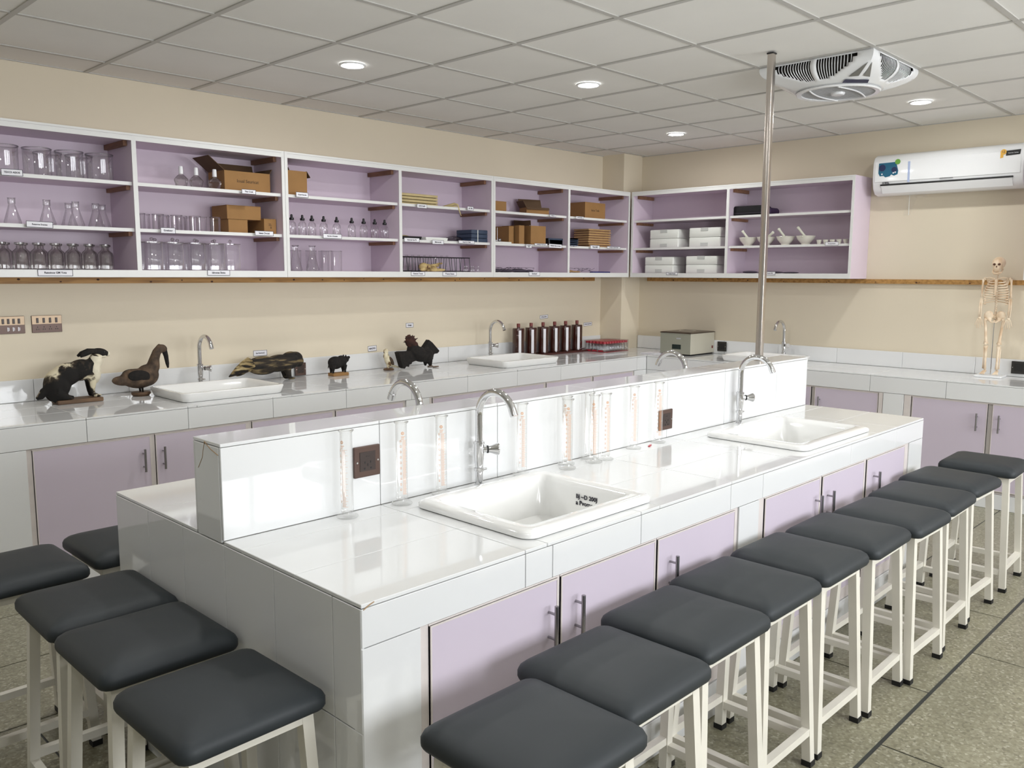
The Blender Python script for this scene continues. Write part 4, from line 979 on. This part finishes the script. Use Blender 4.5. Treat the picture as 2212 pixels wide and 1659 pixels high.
# cream bird
t = thing('stuffed_parakeet', 'cream and brown stuffed bird with a long thin tail on a dark base', 'taxidermy', (3.705, 4.86, Z+.0005))
bm = BM(); lathe(bm, [(0, 0), (.036, 0), (.040, .006), (.030, .014), (0, .015)], 16); obj('plinth', bm, m_plinth, t, 40)
bm = BM()
for c, r, a in (((-.005, 0, .070), (.024, .024, .052), -22), ((-.020, 0, .100), (.021, .021, .030), -10), ((-.022, 0, .135), (.019, .018, .020), 0)): ell(bm, c, r, rot('Y', a), 16)
tube(bm, [(.010, 0, .045), (.045, 0, .026), (.095, 0, .012), (.14, 0, .008)], [.016, .010, .005, .002], 10); tube(bm, [(-.004, 0, .03), (-.004, 0, .013)], [.012, .008], 8)
fuse('body', bm, m_bird, t, .0035, 3)
bm = BM(); lathe(bm, [(.006, 0), (.004, -.008), (0, -.012)], 8, (-.038, 0, .135)); obj('beak', bm, m_plinth, t, True)
bm = BM(); ell(bm, (.012, -.022, .066), (.014, .006, .036), rot('Y', -30)); obj('wing', bm, m_duck, t, True)
# black rooster
t = thing('stuffed_rooster', 'black stuffed rooster with spread tail and a ruffled dark red head', 'taxidermy', (3.915, 4.80, Z+.0005))
bm = BM()
for c, r, a in (((.02, 0, .105), (.095, .055, .055), 22), ((.085, 0, .095), (.06, .05, .055), 30), ((-.03, 0, .14), (.05, .045, .05), 20)): ell(bm, c, r, rot('Y', a), 16)
tube(bm, [(.10, 0, .09), (.125, 0, .045), (.130, 0, .012)], [.036, .022, .012], 10); tube(bm, [(.09, .02, .08), (.105, .03, .04), (.108, .03, .010)], [.03, .016, .008], 10)
prism(bm, [(.055, .15), (.105, .205), (.135, .185), (.205, .118), (.185, .100), (.150, .098), (.14, .06), (.06, .09)], 'y', -.022, .022)
prism(bm, [(-.185, .130), (-.165, .135), (-.03, .13), (.03, .07), (-.06, .052), (-.068, .035), (-.085, .040), (-.09, .020), (-.115, .026), (-.128, .008), (-.150, .022), (-.162, .06)], 'y', -.026, .026)
fuse('body', bm, m_furb, t, .005, 2)
bm = BM(); ell(bm, (-.055, 0, .198), (.040, .036, .044), None, 16); ell(bm, (-.03, 0, .17), (.04, .036, .036))
for k in range(22):
    a = k*PI*1.25/22-.6; d = Vector((math.cos(a), random.uniform(-.4, .4), math.sin(a))); c = Vector((-.055, 0, .198)); tube(bm, [c+d*.03, c+d*random.uniform(.050, .060)], [.009, .002], 5)
fuse('ruffled_head', bm, m_comb, t, .0035, 1)
bm = BM()
for s in (-1, 1): tube(bm, [(.13, s*.03, .004), (.175, s*.04, .006)], .004, 6); tube(bm, [(.13, s*.03, .004), (.17, s*.018, .004)], .004, 6)
obj('claw', bm, m_plinth, t, True)
# amber bottles in a row on a maroon tray
t = thing('bottle_tray', 'low dark maroon tray under the row of amber bottles', 'tray', (5.49, 4.895, Z+.0005))
obj('tray_base', bx(-.50, .56, -.065, .065, 0, .012, bev=.003), mat('maroon_wood', rgb(72, 34, 30), .35), t)
bm = BM(); box(bm, -.50, .56, -.068, -.065, 0, .016); box(bm, -.50, .56, .065, .068, 0, .016); obj('rim', bm, bpy.data.materials['maroon_wood'], t)
t = thing('amber_bottle', '', 'bottle')
bm = BM(); lathe(bm, [(0, 0), (.046, 0), (.050, .004), (.050, .222), (.047, .228), (.013, .232), (.012, .238)], 28); obj('bottle_body', bm, m_amber, t, 40)
bm = BM(); lathe(bm, [(0, .236), (.0145, .236), (.0145, .262), (.013, .266), (0, .266)], 20); obj('cap', bm, m_ambcap, t, 40)
bm = BM()
for k in range(5):
    a0 = -PI*.74+k*.09; a1 = a0+.09; r = .0504
    v = [bm.verts.new((r*math.cos(a), r*math.sin(a), z)) for a, z in ((a0, .014), (a1, .014), (a1, .212), (a0, .212))]; bm.faces.new(v)
obj('pale_strip', bm, m_paper, t)  # narrow white strip down the bottle body
place(t, [(x, 4.895, Z+.0128, 'tall amber bottle with a thin maroon cap, %s from the left in the row' % ORD[k]) for k, x in enumerate((5.083, 5.237, 5.387, 5.536, 5.682, 5.838))], 0, 'amber bottles on the back counter')
# block of red capped vials under film
t = thing('sample_vial', '', 'vial')
bm = BM(); lathe(bm, [(0, .001), (.017, .001), (.0185, .004), (.0185, .060), (.013, .067), (.013, .071)], 14); obj('vial_wall', bm, m_glass, t, True)
bm = BM(); lathe(bm, [(0, .0712), (.0165, .0712), (.0165, .088), (.015, .090), (0, .090)], 16); obj('red_cap', bm, m_redcap, t, 40)
rows = [(5.935+.0385*i, 4.655+.0385*j, Z+.004, 'clear vial with a red cap, %s row of the wrapped block, %s from its left' % (('front', 'second', 'third', 'fourth', 'fifth', 'back')[j], ORD[i])) for j in range(6) for i in range(9)]
place(t, rows, 0, 'red capped vials in the wrapped block')
t = thing('shrink_wrap', 'clear shrink wrap with red print round the block of capped vials', 'wrap', (6.089, 4.7515, Z+.0005))
bm = BM(); a, b = .177, .120; loops(bm, [rr_loop(-a, a, -b, b, .012, z) for z in (.0005, .1005)], cap0=False, cap1=True); obj('film', bm, m_film, t, 30)
obj('base_card', bx(-.174, .174, -.117, .117, .0003, .0022), m_redcap, t)
for k in range(3):
    obj('red_print_patch', bx(-a-.0008, -a-.0002, -.10+.07*k, -.045+.07*k, .006, .018), m_redcap, t)
# water bath
t = thing('water_bath', 'grey green box shaped water bath with a dark steel lid', 'appliance', (6.375, 4.085, Z+.0005))
bm = BM(); loops(bm, [rr_loop(-.185, .195, -.155, .155, .008, z, 3) for z in (.012, .188)]); obj('housing', bm, m_greyl, t, 40)
obj('front_panel', bx(-.1865, -.1852, -.152, .152, .014, .186), m_greymet, t)
obj('base_frame', bx(-.17, .18, -.145, .145, 0, .0118), m_black, t)
bm = BM(); loops(bm, [rr_loop(-.19+i, .20-i, -.16+i, .16-i, .008, z, 3) for i, z in ((0, .1885), (0, .193), (.010, .198), (.06, .200))]); l = obj('lid', bm, m_stain, t, 40)
bm = BM(); lathe(bm, [(.060, .2005), (.068, .204), (.076, .2005)], 28); obj('lid_ring', bm, m_chrome, l, True)
obj('badge', bx(-.1885, -.1866, -.058, -.012, .138, .150, bev=.0008), m_chrome, t)
obj('display_window', bx(-.1882, -.1866, -.058, .030, .052, .092), m_lcd, t)
obj('rocker_switch', bx(.150, .168, -.1575, -.1552, .050, .072), mat('red_switch', rgb(110, 30, 24), .4), t)
t = thing('paper_folder', 'thin white folder lying left of the water bath', 'folder', (6.20, 4.31, Z+.0005))
obj('cover', bx(-.10, .10, -.075, .075, 0, .003), m_paper, t); obj('cover', bx(-.098, .10, -.075, .073, .0045, .0075), m_paper, t); obj('inner_sheets', bx(-.094, .094, -.07, .07, .0031, .0044), m_greyl, t)
# sockets and switch plates
def socket(lab, loc, w, h, face, rz, n=1):
    t = thing('wall_socket', lab, 'socket', loc, rz)
    bm = BM(); box(bm, -w/2, w/2, -.009, 0, -h/2, h/2, bev=.003); obj('cover_plate', bm, face, t)
    a = w*.30; obj('insert', bx(-a, a, -.0105, -.009, -h*.30, h*.32), m_socket if face is not m_blksock else m_black, t)
    bm = BM()
    for x, z, ww, hh in ((0, -.010, .0030, .008), (-.011, -.020, .005, .005), (.011, -.020, .005, .005), (-.010, -.002, .003, .006), (.010, -.002, .003, .006), (-.004, .016, .003, .002), (.004, .016, .003, .002)):
        box(bm, x-ww/2, x+ww/2, -.0112, -.0105, z-hh/2, z+hh/2)
    obj('pin_hole', bm, m_black, t)['kind'] = 'stuff'
    for s in (-1, 1):
        bm = BM(); tube(bm, [(s*w*.40, -.0105, 0), (s*w*.40, -.009, 0)], .0028, 10); obj('screw', bm, m_chrome, t)
    return t
socket('square bronze socket on the island ledge beside the nearest measuring cylinder', (1.445, YM0-.0003, .953), .092, .092, m_bronze, 0)
socket('bronze socket on the island ledge right of the last measuring cylinder', (2.985, YM0-.0003, .890), .094, .086, m_bronze, 0)
socket('brown socket low on the back wall behind the badger-like head', (3.055, YA-.0300, .858), .082, .086, m_bronze, 0)
socket('black socket on the splashback right of the water bath', (XB-.0300, 3.846, .878), .088, .084, m_blksock, -PI/2)
socket('black socket on the splashback right of the skeleton, at the margin', (XB-.0300, 1.552, .876), .090, .086, m_blksock, -PI/2)
for lab, x0, x1, n, L in (('bronze switch plate cut by the left edge', 1.205, 1.412, 7, .04), ('bronze switch plate with four rockers, right of the cut one', 1.445, 1.595, 4, .024)):
    t = thing('switch_plate', lab, 'switch', ((x0+x1)/2, YA-.001, 1.221)); w = (x1-x0)/2
    obj('cover_plate', bx(-w, w, -.006, 0, -.046, .046, bev=.0015), m_bronze, t)
    obj('upper_band', bx(-w+.002, w-.002, -.0072, -.006, .0, .0445), m_bronze_l, t)
    m0_ = .030 if n == 4 else .022; sp_ = (2*w-.056)/(n-1)
    for k in range(n):
        x = -w+.028+sp_*k; r = obj('rocker', bx(x-.0055, x+.0055, -.0105, -.0072, .006, .033, bev=.001), m_socket, t)
    bm = BM()
    for k in range(n):
        x = -w+.028+sp_*k
        if n == 4: 
            for dx_, dz in ((0, -.016), (-.005, -.028), (.005, -.028)): box(bm, x+dx_-.0015, x+dx_+.0015, -.0068, -.006, dz-.003, dz+.003)
        elif k > 3: box(bm, x-.006, x-.001, -.0068, -.006, -.033, -.012); box(bm, x+.001, x+.004, -.0068, -.006, -.030, -.014)
    obj('socket_mark', bm, m_black if n == 4 else m_paper, t)['kind'] = 'stuff'

# ================================================================= SKELETON MODEL
t = thing('skeleton_model', 'small cream plastic human skeleton on a rod and white base', 'skeleton', (6.44, 1.695, Z+.0005), math.radians(-90+2))
# local frame: x = towards the skeleton's left, -y = facing; rotated so that it faces the room
obj('base_plate', bx(-.085, .085, -.075, .075, 0, .014, bev=.003), m_whitepl, t)
bm = BM(); tube(bm, [(0, .006, .014), (0, .006, .40)], .0032, 10); obj('support_rod', bm, m_chrome, t)
bm = BM(); ell(bm, (0, .012, .775), (.041, .052, .042), None, 16); ell(bm, (0, -.022, .762), (.033, .026, .030)); ell(bm, (0, -.030, .738), (.024, .022, .022)); ell(bm, (0, -.028, .722), (.017, .018, .012))
sk = fuse('skull', bm, m_bone, t, .004, 2)
bm = BM()
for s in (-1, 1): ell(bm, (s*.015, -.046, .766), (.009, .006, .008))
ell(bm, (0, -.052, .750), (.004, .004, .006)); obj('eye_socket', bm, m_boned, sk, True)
bm = BM(); tube(bm, [(-.028, .0, .735), (-.026, -.020, .713), (-.012, -.044, .703), (.012, -.044, .703), (.026, -.020, .713), (.028, .0, .735)], [.006, .006, .007, .007, .006, .006], 8); obj('jaw', bm, m_bone, sk, True)
bm = BM()
for k in range(24):
    z = .385+k*.0138; y = .010+.010*math.sin(k*.26); r = .010-.0002*k; lathe(bm, [(0, -.0055), (r, -.005), (r*.8, 0), (r, .005), (0, .0055)], 10, (0, y, z))
obj('spine', bm, m_bone, t, True)
for k in range(10):
    z = .660-.0165*k; w = .034+.034*math.sin(min(1, (k+1)/6)*PI/2); dp = .045 if k < 8 else .030
    for s in (-1, 1):
        pts = []; n = 9; end = PI*(.97 if k < 7 else .72)
        for j in range(n):
            a = end*j/(n-1); pts.append((s*(.006+w*math.sin(a)), .020-dp*.5+dp*.55*math.cos(a)+.0, z-.022*math.sin(a/2)**1.2+.004))
        bm = BM(); tube(bm, pts, .0040, 6); obj('rib', bm, m_bone, t, True)
bm = BM(); prism(bm, [(-.008, .665), (.008, .665), (.006, .60), (.004, .560), (-.004, .560), (-.006, .60)], 'y', -.033, -.026); obj('sternum', bm, m_bone, t)
for s in (-1, 1):
    bm = BM(); tube(bm, [(s*.008, -.030, .668), (s*.04, -.026, .676), (s*.072, -.004, .672)], .0038, 8); obj('collar_bone', bm, m_bone, t, True)
    bm = BM(); prism(bm, [(s*.030, .655), (s*.074, .672), (s*.052, .600)], 'y', .022, .027); obj('shoulder_blade', bm, m_bone, t)
    bm = BM(); ell(bm, (s*.076, 0, .668), (.010, .010, .010)); ell(bm, (s*.060, -.004, .668), (.006, .006, .006)); obj('shoulder_joint', bm, m_boned if 0 else m_bone, t, True)
    bm = BM(); tube(bm, [(s*.084, 0, .666), (s*.086, 0, .640), (s*.088, .002, .560), (s*.088, .002, .542)], [.009, .0062, .006, .010], 8); obj('upper_arm_bone', bm, m_bone, t, True)
    for d in (-.006, .006):
        bm = BM(); tube(bm, [(s*.088+d*.7, .002, .536), (s*.090+d, -.006, .470), (s*.088+d*.8, -.014, .408)], [.0056, .0042, .005], 8); obj('forearm_bone', bm, m_bone, t, True)
    bm = BM(); ell(bm, (s*.088, -.016, .400), (.010, .006, .009))
    for f in range(5):
        x = s*.088+(f-2)*.0055; o = (f-2)*.004; tube(bm, [(x, -.017, .396), (x+o, -.020, .372), (x+o*1.6, -.023, .350-(.006 if f in (1, 2, 3) else -.004)), (x+o*1.7, -.022, .338-(.008 if f in (1, 2, 3) else -.010))], [.0022, .0018, .0020, .0012], 6)
    obj('hand_bones', bm, m_bone, t, True)
    bm = BM(); tube(bm, [(s*.048, 0, .396), (s*.056, 0, .386), (s*.050, 0, .34), (s*.042, -.002, .25), (s*.040, 0, .226)], [.013, .009, .0082, .009, .017], 10); obj('thigh_bone', bm, m_bone, t, True)
    bm = BM(); ell(bm, (s*.040, -.014, .226), (.009, .006, .010)); obj('kneecap', bm, m_bone, t, True)
    bm = BM(); tube(bm, [(s*.039, 0, .214), (s*.038, 0, .190), (s*.036, 0, .10), (s*.036, 0, .052)], [.015, .0088, .0068, .010], 10); obj('shin_bone', bm, m_bone, t, True)
    bm = BM(); tube(bm, [(s*.050, .004, .205), (s*.050, .004, .055)], .0036, 8); obj('calf_bone', bm, m_bone, t, True)
    bm = BM(); ell(bm, (s*.037, .012, .038), (.010, .016, .012)); e0 = .014+.006
    for f in range(5):
        x = s*.037; tube(bm, [(x, .004, .044), (x+s*(.002+(f-2)*.005), -.026, .030), (x+s*(.004+(f-2)*.0075), -.058+.003*f, .021)], [.006, .0035, .0028], 6)
    obj('foot_bones', bm, m_bone, t, True)
bm = BM()
for s in (-1, 1):
    ell(bm, (s*.038, .006, .420), (.030, .012, .034), rot('Y', s*-24)); ell(bm, (s*.030, .0, .392), (.015, .010, .014)); tube(bm, [(s*.030, -.004, .388), (s*.014, -.016, .374), (0, -.020, .378)], .0058, 8)
ell(bm, (0, .018, .408), (.018, .008, .026)); fuse('pelvis', bm, m_bone, t, .0032, 2)

# ================================================================= AIR CONDITIONER
t = thing('air_conditioner', 'white wall mounted split air conditioner with stickers and a dark vent slot', 'air conditioner', (XB-.001, 2.065, 2.085))
prof = [(0, .0), (-.10, -.008), (-.155, .004), (-.190, .040), (-.2050, .090), (-.2080, .160), (-.2060, .225), (-.190, .262), (-.150, .283), (-.06, .288), (0, .288)]
bm = BM(); prism(bm, prof, 'y', -.490, .490); bmesh.ops.recalc_face_normals(bm, faces=bm.faces[:])
es = [e for e in bm.edges if abs(e.verts[0].co.y-e.verts[1].co.y) < 1e-6 and abs(e.verts[0].co.x) + abs(e.verts[1].co.x) > .01]
bmesh.ops.bevel(bm, geom=es, offset=.010, segments=3, affect='EDGES', profile=.5); obj('housing', bm, m_whitepl, t, 40)
bm = BM(); prism(bm, [(-.2075, .088), (-.2095, .088), (-.2100, .160), (-.2080, .228), (-.2060, .228)], 'y', -.470, .470); obj('front_panel', bm, m_whitepl, t, 40)
obj('vent_slot', bx(-.2085, -.19, -.43, .43, .060, .070), m_black, t)
bm = BM(); prism(bm, [(-.205, .058), (-.1995, .058), (-.166, .012), (-.170, .007)], 'y', -.425, .425); obj('air_flap', bm, m_whitepl, t, 40)
F = -.2102
def patch(name, poly, m, dx=0): 
    bm = BM(); prism(bm, poly, 'x', F-dx-.0008, F-dx); return obj(name, bm, m, t)
def ycirc(cy, cz, r, n=18): return [(cy+r*math.cos(2*PI*k/n), cz+r*math.sin(2*PI*k/n)) for k in range(n)]
sy = lambda y: y-2.065
patch('teal_sticker', [(sy(2.51), .220), (sy(2.39), .222), (sy(2.372), .160), (sy(2.375), .135), (sy(2.40), .126), (sy(2.42), .136), (sy(2.43), .124), (sy(2.46), .118), (sy(2.475), .130), (sy(2.50), .128), (sy(2.512), .150)], m_teal)
patch('navy_sticker_spot', ycirc(sy(2.485), .186, .024), m_navy, .0009); patch('navy_sticker_spot', ycirc(sy(2.40), .168, .020), m_navy, .0009)
bm = BM()
for cy, cz in ((2.485, .142), (2.405, .146), (2.392, .150)): prism(bm, ycirc(sy(cy), cz, .0055, 10), 'x', F-.0026, F-.0018)
obj('white_sticker_dot', bm, m_paper, t)['kind'] = 'stuff'
patch('green_round_sticker', ycirc(sy(2.378), .222, .019), m_green, .0018)
patch('pale_blue_tape', [(sy(2.307), .218), (sy(2.292), .218), (sy(2.290), .075), (sy(2.305), .075)], m_bfilm)
patch('black_sticker', [(sy(1.685), .232), (sy(1.598), .236), (sy(1.602), .204), (sy(1.685), .200)], m_black, -.0002); patch('gold_sticker', ycirc(sy(1.700), .226, .018), m_gold, .0010); patch('gold_sticker_tail', [(sy(1.717), .222), (sy(1.70), .212), (sy(1.70), .190), (sy(1.718), .186)], m_gold, .0004)
text('brand_lettering', 'KENWOOD', .013, m_ink, t, (F-.0008, sy(2.045), .083), PI/2, -PI/2, sx=1.25)
text('model_lettering', 'S W6.', .020, m_ink, t, (-.2045+-.0030, sy(2.455), .078), PI/2, -PI/2, bold=.0006)
text('sticker_lettering', '12', .020, m_ink, t, (F-.0022, sy(1.700), .226), PI/2, -PI/2); text('sticker_lettering', 'Inverter Series', .010, m_paper, t, (F-.0008, sy(1.642), .217), PI/2, -PI/2)
bm = BM(); v = [bm.verts.new(p) for p in ((-.11, sy(2.335), -.006), (-.11, sy(2.20), -.006), (-.105, sy(2.20), -.035), (-.09, sy(2.275), -.030), (-.085, sy(2.315), -.150), (-.09, sy(2.365), -.155), (-.095, sy(2.340), -.06))]; bm.faces.new(v); obj('hanging_film', bm, m_film, t)
bm = BM(); tube(bm, [(-.09, sy(2.325), -.008), (-.09, sy(2.325), -.150)], .0018, 6); obj('film_fold', bm, m_foam, t)

# ================================================================= CEILING FAN BOX
t = thing('ceiling_fan', 'white square ceiling fan box with slotted sides and a round louvred grille', 'fan', ((FAN[0]+FAN[1])/2, (FAN[2]+FAN[3])/2, ZC))
A, RB, HB = .292, .205, .118
def S(th, v, k=0):
    c, s = math.cos(th), math.sin(th); q = A/max(abs(c), abs(s)); sq = Vector((q*c, q*s, 0))
    # square edge at the ceiling, round ring below
    r = q*(1-v**1.6)+RB*v**1.6; r = r+.030*math.sin(PI*v)
    return Vector((r*c, r*s, -HB*v**.9))*(1-k)+Vector((0, 0, -HB*v**.9))*k
NT, NV = 128, 16
def inslot(th, v):
    m = (th+PI/4) % (PI/2)-PI/4
    return .07 < v < .80 and .035 < abs(m) < .60*math.sqrt(max(0, 1-((v-.07)/.78)**2))+.02
bm = BM(); g = [[bm.verts.new(S(2*PI*i/NT, j/NV)) for i in range(NT)] for j in range(NV+1)]
for j in range(NV):
    for i in range(NT):
        if inslot(2*PI*(i+.5)/NT, (j+.5)/NV): continue
        k = (i+1) % NT; bm.faces.new((g[j][i], g[j][k], g[j+1][k], g[j+1][i]))
o = obj('housing', bm, m_whitepl, t, 50); sd = o.modifiers.new('thick', 'SOLIDIFY'); sd.thickness = .004; sd.offset = 0
bm = BM(); g = [[bm.verts.new(S(2*PI*i/64, j/8, .07)) for i in range(64)] for j in range(9)]
for j in range(8):
    for i in range(64): k = (i+1) % 64; bm.faces.new((g[j][i], g[j][k], g[j+1][k], g[j+1][i]))
obj('slot_shade_liner', bm, m_slot, t, True)  # dark liner gives the shade seen through the side slots
for q in range(4):
    bm = BM()
    for i in range(-13, 14):
        m = i*.044
        if abs(m) < .03: continue
        vv = [.07+k*.74/8 for k in range(9) if k == 0 or inslot(m, .07+k*.74/8-.02)]
        if len(vv) > 1: tube(bm, [S(q*PI/2+m, v, .015) for v in vv+[vv[-1]+.03]], (.0021 if q % 2 == 0 else .0016), 4)
    obj('side_grille', bm, m_whitepl, t)
bm = BM(); lathe(bm, [(RB, -HB), (RB+.006, -HB-.006), (RB, -HB-.012), (RB-.022, -HB-.010), (RB-.022, -HB-.004)], 48); obj('grille_ring', bm, m_whitepl, t, 40)
bm = BM(); lathe(bm, [(0, -HB+.004), (RB-.018, -HB+.004)], 40); obj('grille_shade_disc', bm, m_slot, t)  # dark disc gives the shade between the louvres
R2 = RB-.020
for i in range(-11, 12):
    x = i*R2/11.6; h = math.sqrt(R2*R2-x*x)
    bm = BM(); bar(bm, (x, -h, -HB-.006), (x, h, -HB-.006), .0026, .002); obj('louvre', bm, m_whitepl, t)
for y in (-.075, .075): 
    bm = BM(); h = math.sqrt(R2*R2-y*y); pts = [(-h+2*h*k/10, y*(1+.35*math.sin(PI*k/10)), -HB-.011) for k in range(11)]; tube(bm, pts, .0042, 6); obj('cross_rib', bm, m_whitepl, t)
bm = BM(); lathe(bm, [(0, -HB-.020), (.030, -HB-.018), (.036, -HB-.010), (.036, -HB-.004)], 24, (0, 0, 0)); obj('hub_cap', bm, m_whitepl, t, 40)
d = S(math.radians(-135), .80); 
bm = BM(); n = Vector((d.x, d.y, 0)).normalized(); tg = Vector((-n.y, n.x, 0)); v = [bm.verts.new(S(math.radians(-135)+a, vv)+n*.007+Vector((0, 0, -.007))) for a, vv in ((-.24, .86), (.24, .86), (.30, .95), (-.30, .95))]; bm.faces.new(v); obj('control_strip', bm, m_blue_led, t)
for sgn in (-1, 1):
    bm = BM(); v = [bm.verts.new(S(math.radians(-135)+sgn*a, vv)+n*.006+Vector((0, 0, -.005))) for a, vv in ((.025, .42), (.20, .80), (.04, .80))]; bm.faces.new(v); obj('corner_recess', bm, mat('recess_grey', rgb(120, 118, 112), .6) if sgn < 0 else bpy.data.materials['recess_grey'], t)

# ================================================================= MEASURING CYLINDERS ON THE ISLAND
def cyl(rotz, lab, first=None):
    pass
t = thing('measuring_cylinder', '', 'measuring cylinder')
bm = BM(); lathe(bm, [(0, .016), (.0165, .016), (.0175, .020), (.0175, .246), (.0215, .252), (.0205, .253)], 28); obj('cylinder_wall', bm, m_glassf, t, 40)
bm = BM(); lathe(bm, [(.0172, .246), (.0218, .250), (.0225, .2525), (.018, .253)], 28); obj('rim', bm, m_glassf, t, 40)
bm = BM(); lathe(bm, [(0, .001), (.029, .001), (.031, .003), (.031, .006), (.024, .009), (.013, .012), (.012, .018)], 32); obj('foot', bm, m_glassf, t, 50)
def arc_patch(bm, a0, a1, z0, z1, r=.01775, n=3):
    for k in range(n):
        p, q = a0+(a1-a0)*k/n, a0+(a1-a0)*(k+1)/n
        bm.faces.new([bm.verts.new((r*math.cos(a), r*math.sin(a), z)) for a, z in ((p, z0), (q, z0), (q, z1), (p, z1))])
bm = BM()
for k in range(81):
    z = .034+k*.00205; L = .95 if k % 8 == 0 else (.75 if k % 4 == 0 else .6); arc_patch(bm, -.75, -.75+L, z, z+.0006)
obj('graduation_scale', bm, m_pink, t)['kind'] = 'stuff'
bm = BM()
for k in range(10):
    z = .046+k*.0164; a = -1.05
    for a0, a1, z0, z1 in ((a-.13, a+.13, z, z+.0010), (a-.13, a+.13, z+.005, z+.006), (a-.13, a-.08, z, z+.006), (a+.08, a+.13, z, z+.006)): arc_patch(bm, a0, a1, z0, z1, n=1)
for k, (w_, zz) in enumerate(((.7, .2085), (.55, .2050), (.5, .2010))):
    for j in range(8): arc_patch(bm, -.95+j*w_/8, -.95+(j+.7)*w_/8, zz, zz+.0018, n=1)
obj('scale_number', bm, m_pink, t)['kind'] = 'stuff'
bm = BM()
for k in range(16):
    a0, a1 = 2*PI*k/16, 2*PI*(k+1)/16; f = lambda a, rr: (.0178*math.cos(-.7+rr*math.cos(a)/.0178), .0178*math.sin(-.7+rr*math.cos(a)/.0178), .2195+rr*math.sin(a))
    bm.faces.new([bm.verts.new(f(a, r_)) for a, r_ in ((a0, .0030), (a1, .0030), (a1, .0046), (a0, .0046))])
    bm.faces.new([bm.verts.new(f(a, r_)) for a, r_ in ((a0, .0002), (a1, .0002), (a1, .0014), (a0, .0014))])
obj('round_emblem', bm, m_orange, t)
CYL = [(1.350, 1.972, 'nearest one, left of the first socket', -.75), (1.546, 1.972, 'between the first socket and the front tap, left of two', .25), (1.703, 1.972, 'just left of the nearest tap', .0), (2.068, 1.972, 'alone, right of the nearest tap', .0),
       (2.255, 1.926, 'front one of the pair behind the sink corner', .1), (2.306, 1.975, 'back one of the pair behind the sink corner', -.4), (2.405, 1.926, 'left one of the group of three', -.2), (2.470, 1.924, 'front right one of the group of three', .3), (2.441, 1.980, 'rear one of the group of three', 1.2), (2.712, 1.972, 'standing alone, second from the far socket', 0), (2.882, 1.972, 'beside the far socket', .1)]
for k, (x, y, lab, r) in enumerate(CYL):
    lab = 'clear measuring cylinder, '+lab
    if k == 0: t.location = (x, y, ZT+.0003); t.rotation_euler.z = math.atan2(-y, -x)+.7+r; t['label'] = lab; t['group'] = 'measuring cylinders on the island'
    else: dup(t, (x, y, ZT+.0003), math.atan2(-y, -x)+.7+r, lab, 'measuring cylinders on the island')
t = thing('red_clip', 'small red plastic clip lying near the far island socket', 'clip', (2.800, 1.955, ZT+.0003), .4)
obj('clip_body', bx(-.016, .016, -.004, .004, 0, .004, bev=.001), m_redcap, t); obj('clip_tip', bx(.0165, .022, -.003, .003, 0, .003), m_redcap, t)
